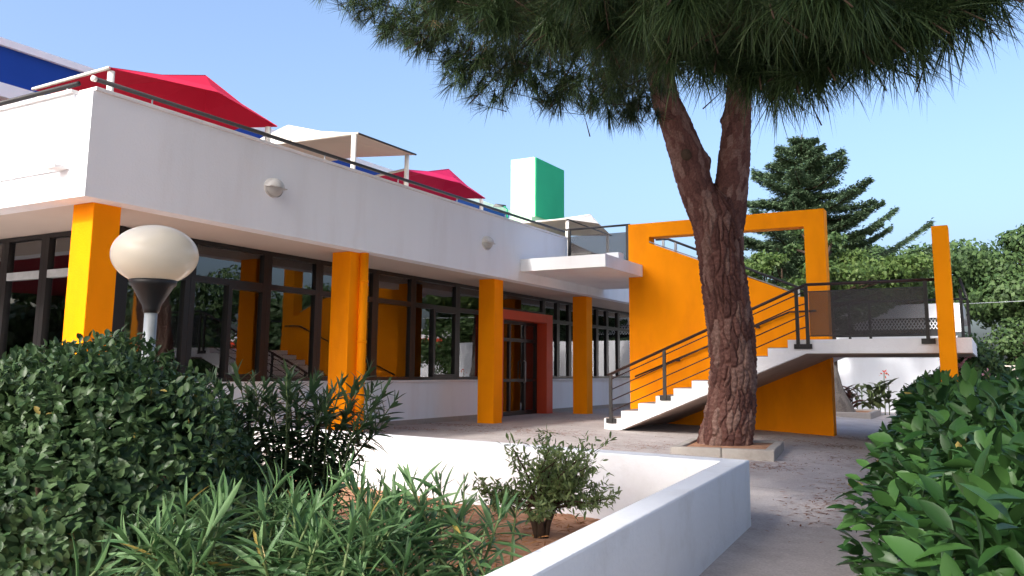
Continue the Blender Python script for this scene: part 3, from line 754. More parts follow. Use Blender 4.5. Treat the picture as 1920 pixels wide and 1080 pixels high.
fill = [(-4.2, 6.2, 4.7), (-3.4, 6.0, 4.2), (-2.8, 5.6, 3.7), (-2.2, 5.3, 3.4), (-1.7, 4.6, 3.0), (-1.1, 4.3, 2.85), (-.5, 4.3, 2.75), (.1, 4.4, 2.85), (.5, 4.4, 2.9), (-3.6, 9.0, 5.3), (-2.6, 9.0, 5.2), (-1.6, 8.6, 4.9), (-.6, 7.6, 4.4), (.3, 6.4, 3.9), (-3.0, 10.6, 5.5), (-4.4, 10.4, 5.6), (-1.9, 10.9, 5.6),
        (-2.0, 6.2, 3.9), (-1.2, 5.5, 3.4), (-.4, 5.3, 3.3), (.4, 5.2, 3.3), (-2.6, 7.9, 4.6), (-3.9, 7.6, 5.0), (-4.9, 7.0, 5.3)]
tuP, tuD, tuL, tuN = [], [], [], []
def bough(e, root, nt_, spread, L0, needles, thin=.003):
    e = np.array(e); root = np.array(root, float)
    mid1 = root * .65 + e * .35 + np.array([0, 0, .45]); mid2 = root * .25 + e * .75 + np.array([0, 0, .42])
    X, r = catmull([root, mid1, mid2, e], [.075, .045, .013, thin], 18)
    MB().tube([tuple(x) for x in X], list(r), 6).build('bough', twigm, PT, smooth=True)
    out = unit(e - mid2)
    t = rng.beta(1.0, 2.6, nt_)
    i = ((1 - t * .62) * 17).astype(int); P = X[i] + rng.normal(0, 1, (nt_, 3)) * np.array([spread, spread, spread * .55]) * (.35 + t[:, None] * 1.3) + np.array([0, 0, .10]) * t[:, None]
    D = unit(out[None] * .8 + rng.normal(0, .6, (nt_, 3)) + np.array([0, 0, -.05]))
    tuP.append(P); tuD.append(D); tuL.append(np.full(nt_, L0)); tuN.append(np.full(nt_, needles))
for e in ends:
    near = e[1] < 4.6
    bough(e, (-3.9, 10.7, 5.6) if e[0] < -2.3 else (-2.75, 11.1, 5.6), 66 if near else 70, .17 if near else .26, .27 if near else .2, 50 if near else 46)
for e in fill:
    bough(e, (-3.9, 10.7, 5.6) if e[0] < -2.3 else (-2.75, 11.1, 5.6), 110, .30, .25, 46)
P, D, Ln, Nn = np.concatenate(tuP), np.concatenate(tuD), np.concatenate(tuL), np.concatenate(tuN)
def needles(name, P, D, Ln, Nn, width, droop=.35):
    idx = np.repeat(np.arange(len(P)), Nn); n = len(idx)
    ang = np.abs(rng.normal(0, .62, n)) + .12; az = rng.uniform(0, 2 * np.pi, n)
    d = D[idx]; a = unit(np.cross(d, rng.normal(0, 1, (n, 3)))); b = np.cross(d, a)
    dirs = d * np.cos(ang)[:, None] + (a * np.cos(az)[:, None] + b * np.sin(az)[:, None]) * np.sin(ang)[:, None]
    L_ = Ln[idx] * rng.uniform(.7, 1.15, n)
    base = P[idx] + d * (rng.uniform(-.35, .25, n) * Ln[idx])[:, None]
    up_ = np.tile(np.array([0, 0, 1.0]), (n, 1)) + rng.normal(0, .35, (n, 3))
    # droop: bend towards the ground
    tv, tf = [(-.5, 0, 0), (.5, 0, 0), (-.42, .55, -.03), (.42, .55, -.03), (0, 1, -.13)], [(0, 1, 3, 2), (2, 3, 4)]
    dirs = unit(dirs + np.array([0, 0, -droop * .4]))
    R = mats_from(base, dirs, up_, np.stack([width * np.ones(n), L_, L_], 1))
    return scatter_mesh(name, tv, tf, base, R, needlem, PT, kind='stuff')
needles('needles', P, D, Ln, Nn, .0046)
n = len(P)      # shoots that carry the tufts
scatter_mesh('shoots', [(-1, 0, 0), (1, 0, 0), (0, 0, 1.4), (0, 1, .02)], [(0, 1, 3), (1, 2, 3), (2, 0, 3)], P - D * (Ln * 1.1)[:, None], mats_from(P, D, rng.normal(0, 1, (n, 3)), np.stack([np.full(n, .0045), Ln * 1.25, np.full(n, .0045)], 1)), twigm, PT, False, 'stuff')
dead = rng.choice(n, 70, replace=False)
_k = np.repeat(dead, 26); _d = unit(D[_k] * .5 + rng.normal(0, .7, (len(_k), 3)) + np.array([0, 0, -.5]))
scatter_mesh('dead_needles', [(-.5, 0, 0), (.5, 0, 0), (0, 1, -.1)], [(0, 1, 2)], P[_k], mats_from(P[_k], _d, rng.normal(0, 1, (len(_k), 3)), np.stack([np.full(len(_k), .005), np.full(len(_k), .17), np.full(len(_k), .17)], 1)), leafmat('dead_needle', (.12, .06, .03), (.22, .12, .06), .8, .1, spec=.1), PT, False, 'stuff')
# broad umbrella of the crown above the view, widened to shade the stairs
n = 4200
u = rng.uniform(0, 2 * np.pi, n); q = np.sqrt(rng.random(n))
cx, cy = -3.6 + 6.2 * q * np.cos(u), 10.2 + 5.6 * q * np.sin(u)
cz = 7.1 + .7 * (1 - q ** 2) + rng.uniform(0, 1.0, n) + .9 * np.clip((-6.0 - cx) / 3, 0, 1.6)
k2 = 1500; u = rng.uniform(0, 2 * np.pi, k2); q = np.sqrt(rng.random(k2))        # unseen side of the crown, added to shade the path
cx = np.append(cx, -1.4 + 3.2 * q * np.cos(u)); cy = np.append(cy, 2.6 + 4.0 * q * np.sin(u)); cz = np.append(cz, 6.9 + rng.uniform(0, 1.0, k2)); n += k2
UP_ = np.stack([cx, cy, cz], 1)
for a_ in range(11):
    w_ = 2 * np.pi * a_ / 11 + .2; rr = 4.2 + .8 * math.sin(a_ * 2.3)
    e = (-4.0 + rr * math.cos(w_), 10.8 + rr * math.sin(w_), 7.5)
    MB().tube([(-3.5, 10.0, 6.2), (-3.7 + rr * .45 * math.cos(w_), 10.4 + rr * .45 * math.sin(w_), 7.0), e], [.1, .07, .02], 6).build('bough', twigm, PT, smooth=True)
needles('crown', UP_, unit(rng.normal(0, 1, (n, 3)) + np.array([0, 0, .5])), np.full(n, .36), np.full(n, 60), .017, 0)

# ================================================================== PLANTS IN THE BED
ov = leaf_template([(0, .05), (.22, .24), (.5, .30), (.78, .2), (1, 0)], .18, .35)
ov2 = leaf_template([(0, .05), (.25, .2), (.55, .26), (.8, .17), (1, 0)], .05, .5)
lance = leaf_template([(0, .02), (.2, .06), (.45, .075), (.7, .06), (.88, .03), (1, 0)], .22, .35)
lance2 = leaf_template([(0, .02), (.2, .055), (.45, .07), (.7, .055), (.88, .028), (1, 0)], .12, .5)
shrubm = leafmat('shrub_leaf', (.028, .065, .022), (.085, .14, .055), .42, .2, spec=.35, old=.005)
oleam = leafmat('oleander_leaf', (.05, .12, .04), (.14, .24, .10), .45, .25, spec=.35, old=.008)
oleadm = leafmat('dark_oleander_leaf', (.028, .065, .028), (.075, .13, .055), .42, .22, spec=.4)
sapm = leafmat('sapling_leaf', (.08, .13, .04), (.18, .23, .09), .5, .25, spec=.3)
hedgem = leafmat('hedge_leaf', (.012, .042, .010), (.045, .11, .026), .42, .15, spec=.28, old=.008)
def leafset(plant, tmpl, P, D, N_, L_, m, n=300, wscale=1.0, occl=None):
    sc_ = np.stack([L_ * wscale, L_, L_], 1)
    R = mats_from(P, D, N_, sc_)
    dist = np.linalg.norm(P - CAMP, axis=1)
    score = L_ / dist if occl is None else L_ / dist * occl
    mask = leaf_parts(plant, tmpl, P, R, m, score, n)
    idx = np.where(mask)[0]
    for j, (tv, tf) in enumerate(tmpl):
        s_ = idx[j::len(tmpl)]
        if len(s_): scatter_mesh('foliage', tv, tf, P[s_], R[s_], m, plant, True, 'stuff')

# clipped round shrub on the left
SH = thing('round_shrub', (-4.25, 2.75, -.25), 'large rounded dark green shrub with small leaves below the globe lamp', 'shrub')
n = 19000
c0 = np.array([-4.30, 2.88, -.02]); rad = np.array([1.02, 1.02, 1.15])
d = unit(rng.normal(0, 1, (n, 3)) + np.array([.1, -.1, .15]))
lump = 1 + .05 * np.sin(d[:, 0] * 9 + 1) * np.sin(d[:, 1] * 8) + .04 * np.sin(d[:, 2] * 14 + d[:, 0] * 6)
P = c0 + d * rad * (lump * (1 - np.abs(rng.normal(0, .055, n))))[:, None]
P[:, 2] = np.maximum(P[:, 2], -.22)
D = unit(d * .5 + rng.normal(0, .65, (n, 3)) + np.array([0, 0, .25])); N_ = unit(d * .8 + np.array([0, 0, .7]) + rng.normal(0, .35, (n, 3)))
face = np.clip(np.einsum('ij,ij->i', d, unit(CAMP - P)), 0, 1)
leafset(SH, [ov, ov2], P, D, N_, rng.uniform(.032, .062, n), shrubm, 300, occl=face)
n = 9000      # inner leaves that close the gaps
d = unit(rng.normal(0, 1, (n, 3))); P = c0 + d * rad * rng.uniform(.78, .92, n)[:, None]; P[:, 2] = np.maximum(P[:, 2], -.22)
scatter_mesh('inner_foliage', *ov, P, mats_from(P, unit(rng.normal(0, 1, (n, 3))), d, rng.uniform(.09, .13, n)), shrubm, SH, True, 'stuff')
for i in range(9):
    w_ = i * .7; MB().tube([(-4.3, 2.8, -.3), (-4.3 + .4 * math.cos(w_), 2.8 + .4 * math.sin(w_), .2), (-4.3 + .8 * math.cos(w_), 2.8 + .8 * math.sin(w_), .5)], [.03, .02, .01], 6).build('stem', twigm, SH, smooth=True)
drym = leafmat('dry_leaf', (.28, .12, .04), (.42, .2, .08), .8, .15, spec=.1)
n = 30; e0 = np.array([-3.86, 2.02, .80]); e1 = np.array([-3.78, 2.14, .86]); t_ = rng.random(n)[:, None]
P = e0 * (1 - t_) + e1 * t_ + rng.normal(0, .012, (n, 3))
scatter_mesh('dry_sprig', *lance2, P, mats_from(P, unit(rng.normal(0, 1, (n, 3))), rng.normal(0, 1, (n, 3)), rng.uniform(.03, .06, n)), drym, SH, True, 'stuff')

def oleander(name, base_pts, tops, label, m, Lr, per, name_n=300, wsc=1.0, whorl=3):
    c = np.mean(base_pts, 0)
    O = thing(name, tuple(c), label, 'shrub')
    Ps, Ds, Ns, Ls = [], [], [], []
    for b, t in zip(base_pts, tops):
        b, t = np.array(b), np.array(t)
        mid = (b + t) / 2 + rng.normal(0, .04, 3)
        X, r = catmull([b, mid, t], [.012, .009, .004], 12)
        MB().tube([tuple(x) for x in X], list(r), 5).build('stem', MATS.get('green_stem') or mat('green_stem', (.1, .14, .05), .6, .2, 8), O, smooth=True)
        ax = unit(X[-1] - X[-4])
        for j in range(per):
            f_ = 1 - .62 * (j / per) ** 1.1
            p = X[min(11, int(f_ * 11))] + (X[min(11, int(f_ * 11) + 1)] - X[min(11, int(f_ * 11))]) * ((f_ * 11) % 1)
            a0 = j * .9 + rng.uniform(0, 1)
            for k_ in range(whorl):
                w_ = a0 + k_ * 2 * np.pi / whorl + rng.normal(0, .2)
                s1 = unit(np.cross(ax, np.array([.3, .2, 1.0]) + rng.normal(0, .1, 3))); s2 = np.cross(ax, s1)
                el = .4 + 1.05 * min(1, j / (per * .4)) + rng.normal(0, .28)
                dd = ax * math.cos(el) + (s1 * math.cos(w_) + s2 * math.sin(w_)) * math.sin(el)
                Ps.append(p); Ds.append(dd); Ns.append(ax * math.sin(el) - (s1 * math.cos(w_) + s2 * math.sin(w_)) * math.cos(el) + rng.normal(0, .15, 3))
                Ls.append(rng.uniform(*Lr) * (.55 + .45 * min(1, j / 3)))
    leafset(O, [lance, lance2], np.array(Ps), np.array(Ds), np.array(Ns), np.array(Ls), m, name_n, wsc)
    return O
tops, bases = [], []
for i in range(60):
    a_ = .13 + .87 * rng.random()
    dpt = rng.uniform(-.45, .45)
    x = -2.55 + .72 * a_ + .42 * dpt * .5 + rng.normal(0, .05); y = 1.92 + .72 * a_ + dpt * .9
    z = .53 - .10 * max(0, a_ - .55) / .45 + rng.normal(0, .06) - .10 * max(0, -dpt)
    tops.append((x, y, z)); bases.append((x + rng.normal(0, .3), y + rng.normal(0, .3), -.27))
oleander('oleander', bases, tops, 'bright green long-leaved oleander clump in the near foreground', oleam, (.11, .195), 15, wsc=.85)
tops, bases = [], []
for i in range(46):
    a_ = rng.random(); x = -4.58 + .68 * a_ + rng.normal(0, .05); y = 4.05 + .85 * a_ + rng.uniform(-.35, .35)
    tops.append((x, y, .85 - .1 * abs(a_ - .5) + rng.normal(0, .08))); bases.append((-4.25 + rng.normal(0, .12), 4.4 + rng.normal(0, .15), -.27))
oleander('oleander', bases, tops, 'darker oleander growing against the planter back wall beside the round shrub', oleadm, (.14, .22), 12, wsc=1.25)
tops, bases = [], []
for i in range(14):
    a_ = i / 13; x = -3.15 + .75 * a_ + rng.normal(0, .04); y = 3.6 + .5 * a_ + rng.normal(0, .1)
    tops.append((x, y, .42 - .14 * a_ + rng.normal(0, .06))); bases.append((x + rng.normal(0, .06), y + rng.normal(0, .06), -.27))
oleander('oleander', bases, tops, 'low sparse oleander shoots on the bare soil in front of the white wall', oleadm, (.10, .16), 7)

# small olive-green bush near the corner
SA = thing('small_bush', (-3.10, 5.88, -.25), 'small gnarled bush with tiny leaves standing alone on the bare soil', 'bush')
Ps, Ds = [], []
root = np.array([-3.10, 5.88, -.27])
for i in range(4):
    w_ = i * 1.6 + .4
    e = root + np.array([.10 * math.cos(w_), .10 * math.sin(w_), .26])
    MB().tube([tuple(root + np.array([.02 * math.cos(w_), .02 * math.sin(w_), 0])), tuple((root + e) / 2 + rng.normal(0, .012, 3)), tuple(e)], [.032, .026, .02], 8).build('stem', twigm, SA, smooth=True)
    for j in range(12):
        w2 = rng.uniform(0, 2 * np.pi); rr = rng.uniform(.2, .66)
        t = root + np.array([rr * math.cos(w2), rr * math.sin(w2) * .8, rng.uniform(.30, .80) - .12 * rr])
        mid = (e + t) / 2 + rng.normal(0, .03, 3) + np.array([0, 0, .02])
        X, r = catmull([e, mid, t], [.012, .007, .003], 9)
        MB().tube([tuple(x) for x in X], list(r), 4).build('twig', twigm, SA, smooth=True)
        for k_ in range(24):
            q_ = X[min(8, 3 + int(rng.random() * 6))] + rng.normal(0, .02, 3)
            dd = unit(unit(t - e) * .7 + rng.normal(0, .6, 3))
            sub = q_ + dd * .07
            for h in range(4):
                Ps.append(q_ + (sub - q_) * h / 3); Ds.append(unit(dd * .5 + rng.normal(0, .6, 3)))
Ps, Ds = np.array(Ps), np.array(Ds)
leafset(SA, [leaf_template([(0, .04), (.35, .14), (.7, .12), (1, 0)], .1, .3)], Ps, Ds, rng.normal(0, .6, Ps.shape) + np.array([0, 0, .8]), rng.uniform(.038, .066, len(Ps)), sapm, 300)

# globe lamp
LP = thing('globe_lamp', (-5.18, 3.94, -.25), 'cream globe lamp on a grey post with a black cup, behind the round shrub', 'lamp post')
MB().tube([(-5.18, 3.94, -.3), (-5.18, 3.94, 1.46)], .043, 16).build('post', galv, LP, smooth=True)
MB().lathe([(.0, 1.40), (.05, 1.40), (.058, 1.43), (.062, 1.45), (.135, 1.58), (.155, 1.60), (.158, 1.63), (.12, 1.635), (0, 1.635)], (-5.18, 3.94, 0), 32).build('cup', blackpl, LP, smooth=True)
MB().lathe([(.29 * math.cos(a_), 1.81 + .212 * math.sin(a_)) for a_ in np.linspace(-math.pi / 2 + .5, math.pi / 2, 28)], (-5.18, 3.94, 0), 48).build('globe', globem, LP, smooth=True)

# ================================================================== HEDGE ON THE RIGHT
HD = thing('hedge', (.5, 8, -.35), 'long hedge of broad glossy leaves along the right side of the path', 'hedge')
def hedge_edge(y): return -.26 - .078 * (y - 2.45)
def hedge_pts(n, y0, y1, skin=.10):
    y = y0 + (y1 - y0) * rng.random(n) ** 1.35
    kind = rng.random(n); x0 = hedge_edge(y); wd = 1.5
    top = .80 + .06 * np.sin(y * 2.1) + .05 * np.sin(y * 5.3 + 1)
    bul = .10 * np.sin(y * 3.3) + .07 * np.sin(y * 7.1)
    side = kind < .55
    z = np.where(side, -.30 + (top + .3) * rng.random(n), top + rng.normal(0, .05, n))
    x = np.where(side, x0 + bul + .22 * np.clip((z - .45) / .4, 0, 1) ** 2 + .10 * np.clip((.1 - z) / .4, 0, 1) + np.abs(rng.normal(0, skin, n)), x0 + .15 + wd * rng.random(n))
    z = z - np.where(side, 0, np.abs(rng.normal(0, skin * .7, n)))
    nr = np.where(side[:, None], np.array([-1.0, -.25, .25]), np.array([-.2, -.3, 1.0]))
    return np.stack([x, y, z], 1), nr
broad = leaf_template([(0, .04), (.2, .2), (.45, .26), (.72, .2), (.9, .09), (1, 0)], .28, .3)
broad2 = leaf_template([(0, .04), (.2, .17), (.45, .23), (.72, .18), (.9, .08), (1, 0)], .1, .45)
P, nr = hedge_pts(7500, 1.75, 6.5)
D = unit(nr * .75 + rng.normal(0, .5, P.shape) + np.array([0, -.1, .12])); N_ = unit(nr * .5 + np.array([0, 0, .9]) + rng.normal(0, .35, P.shape))
leafset(HD, [broad, broad2], P, D, N_, rng.uniform(.055, .10, len(P)), hedgem, 300)
P, nr = hedge_pts(7000, 5.5, 24)
D = unit(nr * .6 + rng.normal(0, .55, P.shape)); N_ = unit(nr * .5 + np.array([0, 0, .9]) + rng.normal(0, .4, P.shape))
scatter_mesh('foliage', *broad2, P, mats_from(P, D, N_, rng.uniform(.10, .16, len(P))), hedgem, HD, True, 'stuff')
P, nr = hedge_pts(4500, 1.8, 20, .3)
P[:, 0] += .18; P[:, 2] -= .08
scatter_mesh('inner_foliage', *broad, P, mats_from(P, unit(rng.normal(0, 1, P.shape)), nr, rng.uniform(.10, .15, len(P))), hedgem, HD, True, 'stuff')
for i in range(40):
    y = 1.0 + .35 * i; x = hedge_edge(y) + rng.uniform(.5, .8)
    MB().tube([(x, y, -.42), (x - .05, y + .05, .2), (x - rng.uniform(.1, .3), y + rng.normal(0, .1), .75)], [.015, .011, .005], 5).build('stem', twigm, HD, smooth=True)

# ================================================================== TREES BEHIND
quad = ([(-.5, 0, .12), (0, .5, 0), (0, 1, -.1), (.5, .45, .12)], [(0, 1, 2), (0, 3, 1), (1, 3, 2)])
diam = ([(0, 0, 0), (-.32, .5, .08), (.32, .5, .08), (0, 1, -.12)], [(0, 2, 1), (1, 2, 3)])
def leafy_tree(name, base, top_z, crown, m, n, ls, label, group, nclump=26, trunk_r=.2, flat=.7, gap=.34, barkm=None, lean=(0, 0)):
    """crown: (cx,cy,cz, rx,ry,rz). limbs run to every clump; leaves gather in clumps with gaps between"""
    t = thing(name, base, label, 'tree', group)
    b = np.array(base, float); c = np.array(crown[:3]); rr = np.array(crown[3:])
    fork = np.array([b[0] + lean[0], b[1] + lean[1], b[2] + (c[2] - rr[2] * .7 - b[2]) * .85 + .2])
    MB().tube([tuple(b - np.array([0, 0, .2])), tuple((b + fork) / 2 + np.array([.05, .03, 0])), tuple(fork), tuple(c + np.array([0, 0, rr[2] * .3]))], [trunk_r, trunk_r * .8, trunk_r * .6, trunk_r * .15], 10).build('trunk', barkm or twigm, t, smooth=True)
    d = unit(rng.normal(0, 1, (nclump, 3))); cen = c + d * rr * (rng.uniform(.35, 1, nclump) ** .6)[:, None]
    for e in cen[:min(nclump, 18)]:
        MB().tube([tuple(fork), tuple((fork + e) / 2 + rng.normal(0, .1, 3)), tuple(e)], [trunk_r * .35, trunk_r * .2, .015], 5).build('limb', barkm or twigm, t, smooth=True)
    w_ = rng.uniform(.5, 1.4, nclump); k_ = rng.choice(nclump, n, p=w_ / w_.sum())
    off = unit(rng.normal(0, 1, (n, 3))) * (rng.random(n) ** .45)[:, None] * gap * rr.mean() * w_[k_][:, None] * np.array([1.25, 1.25, flat])
    P = cen[k_] + off
    N_ = unit(off + np.array([0, 0, .25]) + rng.normal(0, .3, (n, 3))); D = unit(np.cross(N_, rng.normal(0, 1, (n, 3))))
    sz = rng.uniform(.6, 1.3, n) * ls
    o = scatter_mesh('crown', *diam, P, mats_from(P, D, N_, sz), m, t, False, 'stuff')
    return t
lg = leafmat('light_leaf', (.06, .115, .026), (.145, .21, .06), .5, .35, spec=.25)
dk = leafmat('dark_leaf', (.03, .065, .022), (.075, .125, .045), .5, .2, spec=.25)
md = leafmat('mid_leaf', (.035, .07, .024), (.085, .14, .045), .5, .2, spec=.2)
cedm = leafmat('cedar_needles', (.05, .095, .05), (.12, .175, .09), .5, .15, spec=.25)
G1 = 'trees behind the staircase'
leafy_tree('leafy_tree', (-5.4, 25.6, -.1), 5, (-5.2, 24.6, 3.75, 2.0, 1.6, .75), lg, 7500, .13, 'light yellow-green tree seen through and below the orange frame', G1, 22, .12, .55, .3)
leafy_tree('leafy_tree', (-4.9, 27.0, -.1), 5, (-2.9, 26.6, 3.8, 1.8, 1.5, .75), lg, 6000, .13, 'light green tree behind the landing railing', G1, 20, .1, .55, .3)
leafy_tree('dark_tree', (-3.2, 40, -.1), 7, (-3.2, 40, 4.8, 2.9, 2.6, 2.2), md, 19000, .2, 'dark tree between the cedar and the lone orange column', G1, 34, .25, .7, .36)
leafy_tree('dark_tree', (1.6, 39, -.4), 8, (1.4, 39, 4.7, 2.8, 2.7, 2.5), md, 22000, .2, 'tall dark tree right of the lone orange column', G1, 34, .3, .7, .34)
leafy_tree('dark_tree', (4.2, 37, -.4), 8, (4.2, 37, 4.3, 2.5, 2.4, 2.7), md, 18000, .2, 'dark tree at the right edge of the view', G1, 30, .3, .7, .34)
leafy_tree('mid_green_tree', (1.0, 33, -.4), 4, (1.8, 33.5, 1.9, 2.2, 1.6, 1.5), md, 14000, .15, 'low bushy tree above the far beige wall on the right', G1, 24, .15, .8, .36)
leafy_tree('dark_tree', (-6.8, 44, -.1), 7, (-6.8, 44, 4.6, 4, 3, 2.0), dk, 9000, .25, 'dark tree low behind the cedar', G1, 34, .25, .7, .36)

# cedar: tiers of flat, slightly drooping branches
CE = thing('cedar_tree', (-5.85, 30.8, -.1), 'tall tiered cedar rising above the orange frame', 'tree', G1)
MB().tube([(-5.85, 30.8, -.3), (-5.8, 30.75, 4), (-5.7, 30.6, 7.5), (-5.55, 30.5, 9.5)], [.3, .22, .1, .02], 10).build('trunk', twigm, CE, smooth=True)
cP, cD, cN, cS = [], [], [], []
def cedar_branch(z, az, L_, rise):
    o = np.array([-5.85 + .25 * z / 9.5, 30.8 - .2 * z / 9.5, z]); h = np.array([math.cos(az), math.sin(az), 0])
    s_ = np.linspace(0, 1, 10); X = o + h * (s_ * L_)[:, None] + np.array([0, 0, 1]) * (rise * s_ ** 1.3 * L_ - .10 * np.sin(s_ * np.pi) * L_)[:, None]
    MB().tube([tuple(x) for x in X], list(.05 * (1 - s_) * (L_ / 3) + .01), 5).build('branch', twigm, CE, smooth=True)
    n_ = int(800 * L_) + 60; t_ = rng.random(n_) ** .75; i = np.clip((t_ * 9).astype(int), 0, 8); fr = (t_ * 9 - i)[:, None]
    side = np.cross(h, [0, 0, 1]); wdt = (.22 + .42 * L_ * .33) * (1.05 - t_) ** .5
    sgn = rng.normal(0, .6, n_)
    p = X[i] * (1 - fr) + X[i + 1] * fr + side * (sgn * wdt)[:, None] + np.array([0, 0, 1]) * (rng.normal(0, .045, n_) - .10 * np.abs(sgn) * wdt + .04)[:, None]
    cP.append(p); cD.append(unit(h * .8 + side * np.sign(sgn)[:, None] * .7 + rng.normal(0, .35, (n_, 3)) + np.array([0, 0, .15])))
    cN.append(np.tile(np.array([0, 0, 1.0]), (n_, 1)) + rng.normal(0, .45, (n_, 3)) - h * .2); cS.append(rng.uniform(.06, .14, n_))
for i in range(120):
    z = 2.4 + 6.9 * (i / 119) ** .92
    prof = min(2.45, 1.2 * max(.05, 9.65 - z) ** .85)
    cedar_branch(z, i * 2.399 + rng.normal(0, .2), prof * rng.uniform(.55, 1.12), rng.uniform(-.08, .22))
right_az = math.atan2(.48, .877)
for z, L_, rs, da in ((5.6, 3.5, .36, .1), (5.3, 2.9, .22, -.35), (4.8, 4.5, .33, -.05), (4.6, 3.4, .2, .4), (4.4, 4.2, .2, -.25), (4.1, 3.3, .12, .2), (3.9, 4.3, .16, -.1), (6.0, 2.7, .3, .3), (3.5, 3.6, .15, .1), (3.4, 4.0, .1, -.4)): cedar_branch(z, right_az + da, L_, rs)
for z, L_, rs in ((6.3, 2.2, .12), (5.6, 2.6, .1), (4.9, 2.6, .0)): cedar_branch(z, right_az + math.pi + rng.normal(0, .2), L_, rs)
P = np.concatenate(cP)
scatter_mesh('foliage', *quad, P, mats_from(P, np.concatenate(cD), np.concatenate(cN), np.stack([np.concatenate(cS) * .55, np.concatenate(cS) * 1.1, np.concatenate(cS)], 1)), cedm, CE, False, 'stuff')

# grey trunk behind the stairs
leafy_tree('grey_trunk_tree', (-4.2, 25.3, -.1), 8, (-4.6, 26.3, 5.0, .9, .9, .5), md, 1500, .13, 'grey leaning trunk in a kerb behind the orange stair wall', G1, 8, .3, .7, .4)
bark_tube('trunk', [(-3.95, 25.2, -.2), (-4.0, 25.2, .05), (-4.12, 25.25, .5), (-4.22, 25.3, 1.2), (-4.3, 25.4, 2.4), (-4.4, 25.6, 4)], [.55, .45, .36, .30, .25, .2], 90, 60, greybark, bpy.data.objects['grey_trunk_tree'], depth=.012, cell=(.1, .25), seed=9)

# ================================================================== BACKGROUND BUILDINGS AND WALLS
BW = tag(MB().box((-9, 28.6, -.3), (-.95, 28.85, 2.16)).build('boundary_wall', white), 'plain sunlit white wall seen under the landing', 'wall')
LB = thing('low_building', (-3, 34, 0), 'low flat-roofed white building with a lattice band behind the landing', 'building')
MB().box((-7.0, 33.6, 3.02), (-.88, 40, 3.52)).build('roof_fascia', white, LB)
MB().box((-7.0, 33.9, -.2), (-1.2, 39.9, 2.2)).build('wall', mat('grey_wall', (.2, .19, .19), .8, .1, 1), LB)
MB().box((-1.35, 33.62, 2.5), (-.95, 34.6, 3.018)).build('end_box', white, LB)
MB().box((-6.9, 33.85, 2.2), (-1.2, 33.9, 3.02)).build('recess_shade_sheet', blackpl, LB)  # flat black sheet standing for the shade in the recess behind the lattice
for i in range(46):
    x = -6.6 + .115 * i
    MB().prism([(x, 33.8, 2.62), (x + .035, 33.8, 2.62), (x + .27, 33.8, 3.01), (x + .235, 33.8, 3.01)], (0, .02, 0)).build('lattice_bar', white, LB)
    MB().prism([(x + .235, 33.775, 2.62), (x + .27, 33.775, 2.62), (x + .035, 33.775, 3.01), (x, 33.775, 3.01)], (0, .02, 0)).build('lattice_bar', white, LB)
RW = tag(MB().box((.2, 27.0, -.5), (14, 27.2, 1.26)).build('garden_wall', mat('beige_wall', (.6, .53, .46), .85, .06, 1, .3, 40, .1)), 'low beige wall far right beyond the hedge', 'wall')
tag(bar('overhead_wire', [(-.9, 33.9, 3.5), (3.5, 33.0, 3.52), (9, 31.5, 3.62)], .012, galv), 'thin pale wire stretched from the low building to the right edge', 'wire')

# canna lilies in front of the white wall
cann = leafmat('canna_leaf', (.03, .05, .02), (.09, .11, .04), .4, .25, spec=.4); cannr = leafmat('canna_leaf_red', (.07, .02, .02), (.12, .04, .03), .4, .2, spec=.4)
redfl = leafmat('red_petal', (.6, .03, .015), (.75, .12, .03), .5, .3, spec=.2)
pinkfl = leafmat('pink_petal', (.6, .25, .3), (.75, .45, .5), .5, .3, spec=.2)
paddle = leaf_template([(0, .04), (.25, .17), (.5, .2), (.78, .13), (1, 0)], .3, .3)
for j, (x, y, h, lab, m_) in enumerate(((-3.9, 26.3, .62, 'dark purple-leaved canna clump nearest the grey trunk', cannr), (-3.3, 26.5, .7, 'green canna clump in the middle of the white wall', cann), (-2.85, 26.4, .85, 'canna clump with a red flower in front of the white wall', cann), (-1.7, 26.2, .55, 'low dark leaved clump at the foot of the orange column', cannr))):
    t = thing('canna', (x, y, -.12), lab, 'plant', 'plants by the white wall')
    n_ = 26; Pn, Dn = [], []
    for i in range(6):
        bx, by = x + rng.normal(0, .14), y + rng.normal(0, .1)
        MB().tube([(bx, by, -.15), (bx + .02, by, h * .8)], .014, 5).build('stem', twigm if m_ is cannr else MATS['green_stem'], t, smooth=True)
        for k_ in range(6):
            Pn.append((bx, by, -.05 + h * (.1 + .15 * k_))); w_ = rng.uniform(0, 2 * np.pi); Dn.append((math.cos(w_), math.sin(w_), rng.uniform(.5, 1.2)))
    Pn, Dn = np.array(Pn), np.array(Dn)
    leafset(t, [paddle], Pn, Dn, np.array([[0, 0, 1.0]] * len(Pn)) + rng.normal(0, .3, Pn.shape), rng.uniform(.28, .45, len(Pn)), m_, 60)
    if j == 2:
        MB().tube([(x, y, .3), (x + .03, y, 1.05)], .012, 5).build('flower_stalk', MATS['green_stem'], t)
        Pf = np.array([(x + .03, y, 1.05)] * 14) + rng.normal(0, .05, (14, 3))
        scatter_mesh('flower', *paddle, Pf, mats_from(Pf, unit(rng.normal(0, 1, (14, 3)) + np.array([0, 0, .3])), rng.normal(0, 1, (14, 3)), np.full(14, .09)), redfl, t, True)

